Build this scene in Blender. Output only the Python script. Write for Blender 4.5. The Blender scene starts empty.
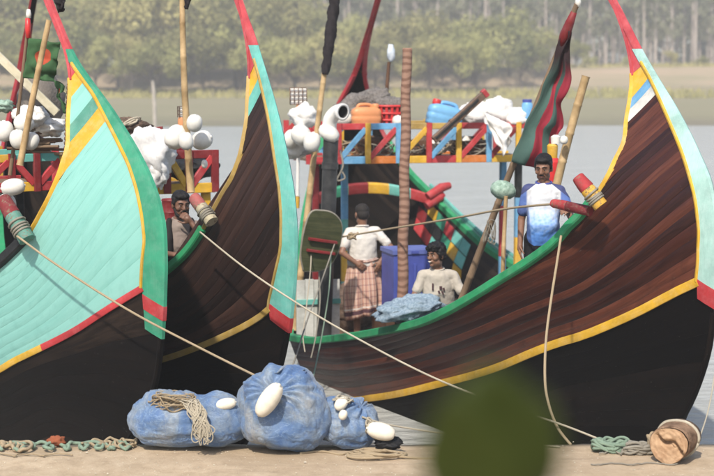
import bpy, bmesh, math, random
from mathutils import Vector, Matrix, noise
random.seed(7)
R = math.radians
scene = bpy.context.scene
col = scene.collection

# ------------------------------------------------------------------ camera
F_PX, CAM_H, PITCH = 1540.0, 3.7, math.atan(163 / 1540.0)      # photograph is 714 px wide
cam_d = bpy.data.cameras.new('camera'); cam = bpy.data.objects.new('camera', cam_d); col.objects.link(cam)
cam_d.sensor_width = 36.0; cam_d.lens = 36.0 * F_PX / 714.0
cam.location = (0, 0, CAM_H); cam.rotation_euler = (math.pi / 2 - PITCH, 0, 0)
cam_d.clip_start = 0.05; cam_d.clip_end = 2000
cam_d.dof.use_dof = True; cam_d.dof.focus_distance = 12.9; cam_d.dof.aperture_fstop = 2.2
scene.camera = cam

# ------------------------------------------------------------------ sky, sun, exposure
SUN_EL, SUN_AZ = 48.0, 196.0          # azimuth clockwise from +Y (the view direction)
world = bpy.data.worlds.new('World'); scene.world = world; world.use_nodes = True
nt = world.node_tree; nt.nodes.clear()
sky = nt.nodes.new('ShaderNodeTexSky'); sky.sky_type = 'NISHITA'; sky.sun_disc = False
sky.sun_elevation = R(SUN_EL); sky.sun_rotation = R(SUN_AZ)
sky.air_density = 1.0; sky.dust_density = 2.0; sky.ozone_density = 1.0
bg = nt.nodes.new('ShaderNodeBackground'); bg.inputs['Strength'].default_value = 0.15
wo = nt.nodes.new('ShaderNodeOutputWorld')
nt.links.new(sky.outputs[0], bg.inputs[0]); nt.links.new(bg.outputs[0], wo.inputs[0])
sun_d = bpy.data.lights.new('sun', 'SUN'); sun = bpy.data.objects.new('sun', sun_d); col.objects.link(sun)
sun_d.energy = 3.9; sun_d.angle = R(1.5); sun_d.color = (1.0, 0.93, 0.83)
az, el = R(SUN_AZ), R(SUN_EL)
sd = Vector((math.sin(az) * math.cos(el), math.cos(az) * math.cos(el), math.sin(el)))
sun.rotation_euler = sd.to_track_quat('Z', 'Y').to_euler(); sun.location = (10, -10, 30)
scene.view_settings.view_transform = 'Standard'; scene.view_settings.look = 'None'
scene.view_settings.exposure = 0.45; scene.view_settings.gamma = 1.0
scene.view_settings.use_curve_mapping = False
scene.cycles.use_denoising = True
scene.cycles.volume_bounces = 0
scene.cycles.max_bounces = 8

# ------------------------------------------------------------------ helpers
def at(px, py, Y):
    """point of the place at distance Y (m along the view axis' ground direction) seen at photo pixel px,py"""
    x = (px - 357) / F_PX; u = (238 - py) / F_PX
    cp, sp = math.cos(PITCH), math.sin(PITCH)
    r = Vector((x, cp + u * sp, -sp + u * cp))
    return Vector((0, 0, CAM_H)) + r * (Y / r.y)

def at_z(px, py, z):
    a = at(px, py, 1.0) - Vector((0, 0, CAM_H)); return Vector((0, 0, CAM_H)) + a * ((z - CAM_H) / a.z)

def pchip(xs, ys):
    n = len(xs); h = [xs[i + 1] - xs[i] for i in range(n - 1)]; d = [(ys[i + 1] - ys[i]) / h[i] for i in range(n - 1)]
    m = [0.0] * n
    for i in range(1, n - 1):
        if d[i - 1] * d[i] > 0:
            w1 = 2 * h[i] + h[i - 1]; w2 = h[i] + 2 * h[i - 1]; m[i] = (w1 + w2) / (w1 / d[i - 1] + w2 / d[i])
    m[0] = d[0]; m[-1] = d[-1]
    def f(v):
        if v <= xs[0]: return ys[0] + m[0] * (v - xs[0])
        if v >= xs[-1]: return ys[-1] + m[-1] * (v - xs[-1])
        i = 0
        while xs[i + 1] < v: i += 1
        t = (v - xs[i]) / h[i]
        return (1 + 2 * t) * (1 - t) ** 2 * ys[i] + t * (1 - t) ** 2 * h[i] * m[i] + t * t * (3 - 2 * t) * ys[i + 1] + t * t * (t - 1) * h[i] * m[i + 1]
    return f

def smooth_path(pts, n):
    """resample a polyline through pts with Catmull-Rom to n points"""
    P = [Vector(p) for p in pts]
    if len(P) == 2: return [P[0].lerp(P[1], i / (n - 1)) for i in range(n)]
    out = []; m = len(P) - 1
    for k in range(n):
        u = k / (n - 1) * m; i = min(int(u), m - 1); t = u - i
        p0 = P[max(i - 1, 0)]; p1 = P[i]; p2 = P[i + 1]; p3 = P[min(i + 2, m)]
        out.append(0.5 * ((2 * p1) + (p2 - p0) * t + (2 * p0 - 5 * p1 + 4 * p2 - p3) * t * t + (3 * p1 - p0 - 3 * p2 + p3) * t ** 3))
    return out

class MB:
    """collects faces for ONE mesh"""
    def __init__(s): s.v = []; s.f = []; s.m = []; s.uv = []
    def add(s, vs, fs, mat=0, uvs=None):
        o = len(s.v); s.v += [tuple(v) for v in vs]
        for f in fs: s.f.append(tuple(i + o for i in f)); s.m.append(mat)
        s.uv += uvs if uvs else [(v[0], v[2]) for v in vs]
        return s
    def box(s, c, size, rot=None, mat=0):
        c = Vector(c); hx, hy, hz = [q / 2 for q in size]
        vs = [Vector((x * hx, y * hy, z * hz)) for x in (-1, 1) for y in (-1, 1) for z in (-1, 1)]
        if rot is not None: vs = [rot @ v for v in vs]
        s.add([v + c for v in vs], [(0, 1, 3, 2), (4, 6, 7, 5), (0, 4, 5, 1), (2, 3, 7, 6), (0, 2, 6, 4), (1, 5, 7, 3)], mat); return s
    def beam(s, p, q, w, h, up=(0, 0, 1), mat=0):
        p = Vector(p); q = Vector(q); d = (q - p); L = d.length; d.normalize(); u = Vector(up)
        sx = d.cross(u)
        if sx.length < 1e-4: sx = Vector((1, 0, 0))
        sx.normalize(); uu = sx.cross(d).normalized(); ch = min(w, h) * .12
        prof = [(-w / 2 + ch, -h / 2), (w / 2 - ch, -h / 2), (w / 2, -h / 2 + ch), (w / 2, h / 2 - ch), (w / 2 - ch, h / 2), (-w / 2 + ch, h / 2), (-w / 2, h / 2 - ch), (-w / 2, -h / 2 + ch)]
        vs = []; uv = []
        for e, pt in ((0, p), (L, q)):
            for k, (a, b) in enumerate(prof): vs.append(pt + sx * a + uu * b); uv.append((e, k * .25 * max(w, h)))
        fs = [(k, (k + 1) % 8, 8 + (k + 1) % 8, 8 + k) for k in range(8)] + [tuple(range(7, -1, -1)), tuple(range(8, 16))]
        s.add(vs, fs, mat, uv); return s
    def tube(s, pts, r, n=8, mat=0, cap=True, squash=1.0, ref=None):
        P = [Vector(p) for p in pts]; N = len(P)
        rr = r if isinstance(r, (list, tuple)) else [r] * N
        t0 = (P[1] - P[0]).normalized(); ref = Vector(ref) if ref else (Vector((0, 0, 1)) if abs(t0.z) < .9 else Vector((1, 0, 0)))
        u = (ref - t0 * ref.dot(t0)).normalized(); vs = []; uv = []; L = 0
        for i in range(N):
            t = (P[min(i + 1, N - 1)] - P[max(i - 1, 0)])
            t = t.normalized() if t.length > 1e-9 else t0
            u = (u - t * u.dot(t)); u = u.normalized() if u.length > 1e-6 else t.orthogonal().normalized()
            w = t.cross(u)
            if i: L += (P[i] - P[i - 1]).length
            for k in range(n):
                a = 2 * math.pi * k / n
                vs.append(P[i] + (u * math.cos(a) * squash + w * math.sin(a)) * rr[i]); uv.append((L, k / n))
        fs = [(i * n + k, i * n + (k + 1) % n, (i + 1) * n + (k + 1) % n, (i + 1) * n + k) for i in range(N - 1) for k in range(n)]
        if cap: fs += [tuple(range(n - 1, -1, -1)), tuple(range((N - 1) * n, N * n))]
        s.add(vs, fs, mat, uv); return s
    def sweep(s, frames, prof, mat=0, cap=True, closed=True):
        """frames: list of (origin, X, Y); prof: list of (x,y)"""
        n = len(prof); N = len(frames); vs = []; uv = []; L = 0
        for i, (o, X, Y) in enumerate(frames):
            if i: L += (o - frames[i - 1][0]).length
            for k, (a, b) in enumerate(prof): vs.append(o + X * a + Y * b); uv.append((L, k * .05))
        fs = [(i * n + k, i * n + (k + 1) % n, (i + 1) * n + (k + 1) % n, (i + 1) * n + k) for i in range(N - 1) for k in range(n if closed else n - 1)]
        if cap and closed: fs += [tuple(range(n - 1, -1, -1)), tuple(range((N - 1) * n, N * n))]
        s.add(vs, fs, mat, uv); return s
    def lathe(s, prof, c=(0, 0, 0), n=20, mat=0, rot=None, squash=(1, 1)):
        c = Vector(c); vs = []; uv = []
        for (r, z) in prof:
            for k in range(n):
                a = 2 * math.pi * k / n; v = Vector((r * math.cos(a) * squash[0], r * math.sin(a) * squash[1], z))
                if rot is not None: v = rot @ v
                vs.append(c + v); uv.append((k / n, z))
        N = len(prof)
        fs = [(i * n + k, i * n + (k + 1) % n, (i + 1) * n + (k + 1) % n, (i + 1) * n + k) for i in range(N - 1) for k in range(n)]
        fs += [tuple(range(n - 1, -1, -1)), tuple(range((N - 1) * n, N * n))]
        s.add(vs, fs, mat, uv); return s
    def ell(s, c, r, rot=None, n=16, m=10, mat=0, fn=None):
        c = Vector(c); vs = []; fs = []
        if not hasattr(r, '__len__'): r = (r, r, r)
        for i in range(m + 1):
            th = math.pi * i / m
            for k in range(n):
                a = 2 * math.pi * k / n
                d = Vector((math.sin(th) * math.cos(a), math.sin(th) * math.sin(a), math.cos(th)))
                v = Vector((d.x * r[0], d.y * r[1], d.z * r[2]))
                if fn: v = v * fn(d)
                if rot is not None: v = rot @ v
                vs.append(c + v)
        for i in range(m):
            for k in range(n):
                fs.append((i * n + k, (i + 1) * n + k, (i + 1) * n + (k + 1) % n, i * n + (k + 1) % n))
        s.add(vs, fs, mat); return s
    def cap(s, p, q, r0, r1, n=12, mat=0):
        """tapered capsule"""
        p = Vector(p); q = Vector(q); d = q - p; L = max(d.length, 1e-5); d /= L
        u = d.orthogonal().normalized(); w = d.cross(u); rings = []
        for i in range(5): a = math.pi / 2 * (i / 4 - 1) ; rings.append((p + d * (math.sin(a) * r0), max(math.cos(a) * r0, 1e-4)))
        for i in range(5): a = math.pi / 2 * (i / 4); rings.append((q + d * (math.sin(a) * r1), max(math.cos(a) * r1, 1e-4)))
        vs = [c + (u * math.cos(2 * math.pi * k / n) + w * math.sin(2 * math.pi * k / n)) * r for c, r in rings for k in range(n)]
        fs = [(i * n + k, i * n + (k + 1) % n, (i + 1) * n + (k + 1) % n, (i + 1) * n + k) for i in range(len(rings) - 1) for k in range(n)]
        fs += [tuple(range(n - 1, -1, -1)), tuple(range((len(rings) - 1) * n, len(rings) * n))]
        s.add(vs, fs, mat); return s
    def mesh(s, name):
        me = bpy.data.meshes.new(name); me.from_pydata(s.v, [], s.f)
        uvl = me.uv_layers.new(name='UVMap')
        li = [0] * len(me.loops); me.loops.foreach_get('vertex_index', li)
        flat = []
        for i in li: flat += s.uv[i]
        uvl.data.foreach_set('uv', flat)
        me.polygons.foreach_set('material_index', s.m)
        return me
    def build(s, name, mats, parent=None, smooth=False, loc=None, rot=None, angle=None):
        me = s.mesh(name)
        for m in (mats if isinstance(mats, (list, tuple)) else [mats]): me.materials.append(m)
        if smooth or angle: me.polygons.foreach_set('use_smooth', [True] * len(me.polygons))
        if angle:
            bm = bmesh.new(); bm.from_mesh(me)
            for e in bm.edges:
                if len(e.link_faces) == 2 and e.calc_face_angle(0) > angle: e.smooth = False
            bm.to_mesh(me); bm.free()
        me.update()
        return link(name, me, parent, loc, rot)

def link(name, me, parent=None, loc=None, rot=None):
    o = bpy.data.objects.new(name, me); col.objects.link(o)
    if parent is not None: o.parent = parent
    if loc is not None: o.location = loc
    if rot is not None: o.rotation_euler = rot
    return o

def tag(o, label, cat, group=None, kind=None):
    o['label'] = label
    if cat: o['category'] = cat
    if group: o['group'] = group
    if kind: o['kind'] = kind
    return o

def structure(o): o['kind'] = 'structure'; return o

def thing(name, label, cat, loc=(0, 0, 0), rot=(0, 0, 0), group=None):
    o = bpy.data.objects.new(name, None); col.objects.link(o); o.location = loc; o.rotation_euler = rot
    o.empty_display_size = .1
    return tag(o, label, cat, group)

# ------------------------------------------------------------------ materials
class NT:
    def __init__(s, name):
        s.mat = bpy.data.materials.new(name); s.mat.use_nodes = True; s.t = s.mat.node_tree
        s.b = s.t.nodes['Principled BSDF']; s.out = s.t.nodes['Material Output']
    def n(s, typ, **kw):
        x = s.t.nodes.new(typ)
        for k, v in kw.items():
            if k in x.inputs.keys() if isinstance(k, str) else False: x.inputs[k].default_value = v
            else: setattr(x, k, v)
        return x
    def l(s, a, b): s.t.links.new(a, b)
    def coord(s, kind='Object', scale=(1, 1, 1), rnd=False):
        tc = s.n('ShaderNodeTexCoord'); mp = s.n('ShaderNodeMapping'); s.l(tc.outputs[kind], mp.inputs[0])
        mp.inputs['Scale'].default_value = scale
        if rnd:
            oi = s.n('ShaderNodeObjectInfo'); m = s.n('ShaderNodeVectorMath', operation='SCALE'); cx = s.n('ShaderNodeCombineXYZ')
            s.l(oi.outputs['Random'], cx.inputs[0]); s.l(oi.outputs['Random'], cx.inputs[1]); s.l(cx.outputs[0], m.inputs[0]); m.inputs['Scale'].default_value = 37.0
            s.l(m.outputs[0], mp.inputs['Location'])
        return mp.outputs[0]
    def noise(s, vec, scale=5, detail=6, rough=.6, dist=0):
        x = s.n('ShaderNodeTexNoise'); x.inputs['Scale'].default_value = scale; x.inputs['Detail'].default_value = detail
        x.inputs['Roughness'].default_value = rough; x.inputs['Distortion'].default_value = dist; s.l(vec, x.inputs['Vector']); return x.outputs['Fac']
    def ramp(s, fac, stops):
        x = s.n('ShaderNodeValToRGB'); cr = x.color_ramp
        while len(cr.elements) < len(stops): cr.elements.new(0.5)
        for e, (p, c) in zip(cr.elements, stops): e.position = p; e.color = (*c, 1) if len(c) == 3 else c
        s.l(fac, x.inputs[0]); return x.outputs[0]
    def mix(s, fac, a, b, mode='MIX'):
        x = s.n('ShaderNodeMix', data_type='RGBA', blend_type=mode)
        for sock, v in ((x.inputs[0], fac), (x.inputs[6], a), (x.inputs[7], b)):
            if isinstance(v, (int, float)): sock.default_value = v
            elif isinstance(v, (tuple, list)): sock.default_value = (*v, 1)
            else: s.l(v, sock)
        return x.outputs[2]
    def math(s, op, a, b=None, clamp=False):
        x = s.n('ShaderNodeMath', operation=op, use_clamp=clamp)
        for sock, v in ((x.inputs[0], a), (x.inputs[1], b)):
            if v is None: continue
            if isinstance(v, (int, float)): sock.default_value = v
            else: s.l(v, sock)
        return x.outputs[0]
    def bump(s, h, strength=.3, dist=.01):
        x = s.n('ShaderNodeBump'); x.inputs['Strength'].default_value = strength; x.inputs['Distance'].default_value = dist
        s.l(h, x.inputs['Height']); s.l(x.outputs[0], s.b.inputs['Normal']); return x
    def set(s, color=None, rough=.6, spec=.4, metal=0):
        if color is not None:
            if isinstance(color, (tuple, list)): s.b.inputs['Base Color'].default_value = (*color, 1)
            else: s.l(color, s.b.inputs['Base Color'])
        if isinstance(rough, (int, float)): s.b.inputs['Roughness'].default_value = rough
        else: s.l(rough, s.b.inputs['Roughness'])
        s.b.inputs['Specular IOR Level'].default_value = spec; s.b.inputs['Metallic'].default_value = metal
        return s.mat

def mul(c, k): return tuple(min(1, q * k) for q in c)

def paint(name, c, worn=(.10, .075, .06), amount=.5, rough=.5, dirt=.6, spec=.35, coord='Object', scale=1.0):
    """old brushed paint: brush grain, grime clouds, bleached patches, chips showing wood"""
    c = mul(c, .82)
    m = NT(name); v = m.coord('Object', (1, 1, 1), True)
    big = m.noise(v, 2.6 * scale, 6, .65); mid = m.noise(v, 11 * scale, 6, .7); fine = m.noise(v, 46 * scale, 5, .7); vs = m.coord(coord, (3, 40, 40) if coord == 'UV' else (6, 6, 30), True); grain = m.noise(vs, 2.0 * scale, 5, .6)
    grey = tuple(.75 * q + .25 * (sum(c) / 3 + .10) for q in c)
    base = m.mix(m.ramp(big, [(.32, (0, 0, 0)), (.68, (1, 1, 1))]), mul(c, dirt), mul(c, 1.08))
    base = m.mix(m.math('MULTIPLY', m.ramp(mid, [(.46, (0, 0, 0)), (.66, (1, 1, 1))]), .6), base, grey)
    base = m.mix(m.math('MULTIPLY', m.ramp(grain, [(.45, (0, 0, 0)), (.75, (1, 1, 1))]), .45), base, mul(c, .6))
    hi = .72 - .16 * amount
    chips = m.ramp(m.math('ADD', m.math('MULTIPLY', fine, .6), m.math('MULTIPLY', mid, .4)), [(hi - .02, (0, 0, 0)), (hi + .02, (1, 1, 1))])
    base = m.mix(chips, base, worn)
    m.set(base, m.ramp(big, [(.3, (rough - .05,) * 3), (.7, (rough + .2,) * 3)]), spec)
    m.bump(m.math('SUBTRACT', grain, m.math('MULTIPLY', chips, .5)), .3, .004); return m.mat

def hullwood(name, dark, mid, light, rough=.5, spec=.4, scuff=None, tint=.5):
    """oiled planks: grain along U of the UV map, tone per plank, streaks, scuffs"""
    m = NT(name); u1 = m.coord('UV', (1.2, 22, 1), True); u2 = m.coord('UV', (.5, 5, 1), True); u3 = m.coord('UV', (3, 3, 1), True)
    g1 = m.noise(u1, 3.0, 8, .65, .4); g2 = m.noise(u2, 2.5, 4, .6); g3 = m.noise(u3, 2.0, 6, .65); fine = m.noise(m.coord('UV', (9, 14, 1), True), 4, 5, .7)
    oi = m.n('ShaderNodeObjectInfo')
    tone = m.math('ADD', m.math('MULTIPLY', g1, .55), m.math('ADD', m.math('MULTIPLY', g2, .35), m.math('MULTIPLY', m.math('SUBTRACT', oi.outputs['Random'], .5), tint)))
    c = m.ramp(tone, [(.22, dark), (.5, mid), (.78, light)])
    c = m.mix(m.math('MULTIPLY', m.ramp(g3, [(.5, (0, 0, 0)), (.75, (1, 1, 1))]), .55), c, mul(dark, .8))
    if scuff:
        c = m.mix(m.math('MULTIPLY', m.ramp(fine, [(.63, (0, 0, 0)), (.70, (1, 1, 1))]), m.ramp(g3, [(.50, (0, 0, 0)), (.64, (.55, .55, .55))])), c, scuff)
    m.set(c, m.ramp(g1, [(.3, (rough - .12,) * 3), (.75, (rough + .15,) * 3)]), spec)
    m.bump(g1, .35, .004); return m.mat

def plain(name, c, rough=.6, var=.25, scale=8, bump=.2, spec=.35, c2=None, metal=0, bd=.004):
    m = NT(name); v = m.coord('Object', (1, 1, 1), True); a = m.noise(v, scale, 6, .65)
    base = m.ramp(a, [(.3, mul(c, 1 - var)), (.7, c2 if c2 else mul(c, 1 + var * .4))]); m.set(base, rough, spec, metal)
    if bump: m.bump(m.noise(v, scale * 5, 4, .6), bump, bd)
    return m.mat

def ropemat(name, c, rough=.9):
    m = NT(name); v = m.coord('UV', (1, 1, 1)); w = m.n('ShaderNodeTexWave'); w.inputs['Scale'].default_value = 18; w.bands_direction = 'DIAGONAL'
    mp = m.coord('UV', (4, 1, 1)); m.l(mp, w.inputs['Vector']); nz = m.noise(m.coord('Object', (1, 1, 1), True), 6, 4, .6)
    base = m.mix(nz, mul(c, .65), mul(c, 1.15)); base = m.mix(m.math('MULTIPLY', w.outputs['Fac'], .4), base, mul(c, .45))
    m.set(base, rough, .2); m.bump(w.outputs['Fac'], .6, .003); return m.mat

M = {}
M['wood_inner'] = hullwood('dark inner wood', (.006, .0045, .004), (.013, .009, .007), (.028, .019, .014), .7, .2)
M['hull_brown'] = hullwood('red brown oiled hull planks', (.016, .0048, .0036), (.056, .0145, .0080), (.130, .040, .021), .42, .34, (.3, .27, .24), .42)
M['hull_dark'] = hullwood('dark weathered hull planks', (.008, .0042, .0038), (.026, .012, .0095), (.066, .031, .022), .46, .35, (.32, .29, .26), .45)
M['hull_black'] = hullwood('tarred black hull planks', (.003, .0026, .0026), (.0055, .0044, .0042), (.016, .0105, .008), .6, .06, (.26, .24, .22), .3)
M['hull_tar_brown'] = hullwood('worn tarred brown hull planks', (.005, .004, .0038), (.011, .0078, .0065), (.042, .027, .019), .6, .08, (.26, .23, .2), .35)
M['hull_aqua'] = hullwood('aqua painted hull planks', (.16, .395, .345), (.215, .46, .405), (.25, .495, .44), .55, .3, (.09, .25, .21), .14)
M['aqua'] = paint('aqua paint', (.17, .55, .47), amount=.35, coord='UV')
M['pale_aqua'] = paint('pale aqua paint', (.44, .70, .62), amount=.3, coord='UV')
M['green'] = paint('green paint', (.045, .33, .19), amount=.35, coord='UV')
M['bright_green'] = paint('bright green rail paint', (.03, .36, .14), amount=.45, coord='UV')
M['mid_green'] = paint('dull green paint', (.12, .38, .28), amount=.3, coord='UV')
M['yellow'] = paint('yellow paint', (.80, .46, .035), amount=.35, coord='UV')
M['ochre'] = paint('faded ochre paint', (.55, .36, .09), amount=.45, coord='UV')
M['red'] = paint('red paint', (.55, .045, .05), amount=.4, coord='UV')
M['horn_red'] = paint('sun faded red paint', (.60, .075, .085), amount=.3, coord='UV')
M['dark_red'] = paint('dark red paint', (.26, .018, .02), amount=.4, coord='UV')
M['stern_red'] = paint('deep red paint', (.42, .025, .035), amount=.3, coord='UV')
M['blue'] = paint('light blue paint', (.16, .42, .68), amount=.35, coord='UV')
M['orange'] = paint('orange paint', (.75, .22, .03), amount=.35, coord='UV')
M['white_paint'] = paint('white paint', (.72, .72, .66), amount=.3, coord='UV')
M['cream'] = paint('cream paint', (.75, .68, .48), amount=.3, coord='UV')
M['black_paint'] = paint('black paint', (.012, .012, .012), amount=.2, coord='UV')
M['bamboo'] = plain('bamboo', (.42, .27, .12), .55, .4, 6, .2, c2=(.52, .37, .19))
M['old_wood'] = hullwood('grey brown old wood', (.10, .065, .04), (.22, .15, .095), (.36, .27, .18), .8, .2, None, .3)
M['brown_wood'] = hullwood('brown wood', (.07, .035, .02), (.16, .085, .05), (.26, .15, .09), .7, .2, None, .3)
M['float'] = plain('white plastic float', (.70, .68, .62), .42, .2, 7, .05, .45)
M['float_worn'] = plain('worn ivory float', (.74, .68, .56), .5, .25, 9, .3, .4)
M['rope_tan'] = ropemat('tan rope', (.50, .39, .25))
M['rope_pale'] = ropemat('pale rope', (.62, .55, .42))
M['rope_grey'] = ropemat('grey rope', (.36, .33, .27))
M['rope_green'] = ropemat('green rope', (.28, .38, .28))
M['pvc'] = plain('white pvc', (.72, .70, .66), .35, .12, 6, .03, .45)
M['black_pipe'] = plain('black plastic pipe', (.02, .021, .023), .4, .3, 9, .1, .4, c2=(.05, .05, .05))
M['iron'] = plain('rusty iron', (.13, .10, .085), .6, .4, 14, .3, .4, c2=(.22, .13, .08), metal=.4)
M['red_plastic'] = plain('red plastic', (.55, .03, .03), .4, .2, 7, .05, .45)
M['orange_plastic'] = plain('faded orange plastic', (.62, .25, .10), .45, .2, 7, .05, .4)
M['blue_plastic'] = plain('sky blue plastic', (.16, .38, .62), .42, .2, 7, .05, .4)
M['crate_blue'] = plain('violet blue plastic', (.055, .075, .30), .5, .25, 5, .1, .4)
# ------------------------------------------------------------------ setting: water, quay, far bank
QZ, QY = 0.95, 11.42
def water_mat():
    m = NT('silty river water'); v = m.coord('Object', (1, 1, 1))
    a = m.noise(m.coord('Object', (.9, 2.0, 1)), 2.2, 6, .62, .3); b = m.noise(m.coord('Object', (.25, .6, 1)), .9, 4, .6)
    h = m.math('ADD', a, m.math('MULTIPLY', b, 1.4))
    m.set(m.ramp(b, [(.3, (.37, .38, .36)), (.7, (.43, .435, .41))]), .16, .5); m.b.inputs['IOR'].default_value = 1.33
    m.bump(h, .55, .16); return m.mat
M['water'] = water_mat()
mb = MB(); nx, ny = 24, 60
vs = [(-140 + 280 * i / nx, -2 + 178 * (j / ny) ** 1.5, 0) for j in range(ny + 1) for i in range(nx + 1)]
mb.add(vs, [(j * (nx + 1) + i, j * (nx + 1) + i + 1, (j + 1) * (nx + 1) + i + 1, (j + 1) * (nx + 1) + i) for j in range(ny) for i in range(nx)])
structure(mb.build('water', M['water']))

def concrete_mat():
    m = NT('sun bleached concrete'); v = m.coord('Object', (1, 1, 1)); big = m.noise(v, .9, 6, .62, .3); mid = m.noise(v, 6, 8, .7); fine = m.noise(v, 55, 5, .7)
    streak = m.noise(m.coord('Object', (.5, 5, 1)), 2.4, 5, .6)
    c = m.ramp(mid, [(.25, (.30, .225, .15)), (.5, (.47, .365, .25)), (.75, (.58, .47, .34))])
    c = m.mix(m.ramp(big, [(.35, (0, 0, 0)), (.68, (.75, .75, .75))]), c, (.33, .25, .165))
    c = m.mix(m.ramp(streak, [(.55, (0, 0, 0)), (.72, (.45, .45, .45))]), c, (.24, .18, .125))
    c = m.mix(m.ramp(fine, [(.62, (0, 0, 0)), (.74, (.7, .7, .7))]), c, (.20, .15, .11))
    m.set(c, .92, .15); m.bump(m.math('ADD', fine, m.math('MULTIPLY', mid, 1.5)), .7, .012); return m.mat
M['concrete'] = concrete_mat()
# quay slab: finely cut worn edge, gently uneven top
mb = MB(); xs = [-9 + 18 * i / 240 for i in range(241)]; rows = [-4, 4, 8, 9.6] + [10.2 + .06 * k for k in range(18)]
def quay_edge(x): return QY + .05 * noise.noise((x * 1.3, 3, 1)) + .03 * noise.noise((x * 6, 9, 1)) - .02 * abs(noise.noise((x * 14, 1, 5)))
vs = []
for y in rows:
    for x in xs: vs.append((x, min(y, quay_edge(x) - .01), QZ + (.012 * noise.noise((x * 1.7, y * 2.1, 0)) + .006 * noise.noise((x * 7, y * 7, 2)) if y > 9 else 0)))
for z in (QZ - .03, QZ - .25, QZ - 1.4):
    for x in xs: vs.append((x, quay_edge(x) + (.0 if z > QZ - .1 else -.03), z))
nr = len(rows) + 3; W = len(xs)
mb.add(vs, [(j * W + i, j * W + i + 1, (j + 1) * W + i + 1, (j + 1) * W + i) for j in range(nr - 1) for i in range(W - 1)])
structure(mb.build('quay', M['concrete'], smooth=True))

def earth_mat():
    m = NT('mud flat and sandy bank'); geo = m.n('ShaderNodeNewGeometry'); sep = m.n('ShaderNodeSeparateXYZ'); m.l(geo.outputs['Position'], sep.inputs[0])
    v = m.coord('Object', (1, 1, 1)); n1 = m.noise(m.coord('Object', (.02, .10, .5)), 3, 6, .65); n2 = m.noise(v, .35, 6, .65)
    z = m.math('ADD', sep.outputs['Z'], m.math('MULTIPLY', m.math('SUBTRACT', n2, .5), .8))
    zz = m.math('DIVIDE', z, 6.0)
    c = m.ramp(zz, [(.0, (.17, .15, .11)), (.06, (.235, .21, .13)), (.25, (.26, .225, .14)), (.42, (.32, .245, .17)), (.80, (.36, .27, .19)), (.86, (.11, .17, .05))])
    c = m.mix(m.ramp(n1, [(.4, (0, 0, 0)), (.65, (.6, .6, .6))]), c, (.19, .19, .10)); m.set(c, .95, .15); m.bump(n2, .5, .2); return m.mat
M['earth'] = earth_mat()
SHORE = 112
def bank_z(x, y):
    sy = SHORE + .03 * x + 3 * noise.noise((x * .04, 0, 3)) 
    t = y - sy
    if t < 0: return -.25 + .0 * t if t < -4 else .06 * t
    z = min(t, 60) / 60 * 1.2
    e = y - (176 + 4 * noise.noise((x * .03, 5, 1)))
    if e > 0: z += min(e, 16) / 16 * 1.0
    c = y - (197 + 3 * noise.noise((x * .05, 8, 1)))
    hgt = 2.5 + .5 * noise.noise((x * .03, 2, 2))
    if c > 0: z += min(c, 6) / 6 * hgt
    return z + .10 * noise.noise((x * .3, y * .3, 0)) * min(1, max(t, 0) / 5)
mb = MB(); ys = [104 + 2 * i for i in range(37)] + [178 + i for i in range(32)] + [212 + 6 * i for i in range(19)]; xs = [-138 + 2.3 * i for i in range(121)]; W = len(xs)
mb.add([(x, y, bank_z(x, y)) for y in ys for x in xs], [(j * W + i, j * W + i + 1, (j + 1) * W + i + 1, (j + 1) * W + i) for j in range(len(ys) - 1) for i in range(W - 1)])
structure(mb.build('far_bank', M['earth'], smooth=True))

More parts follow.
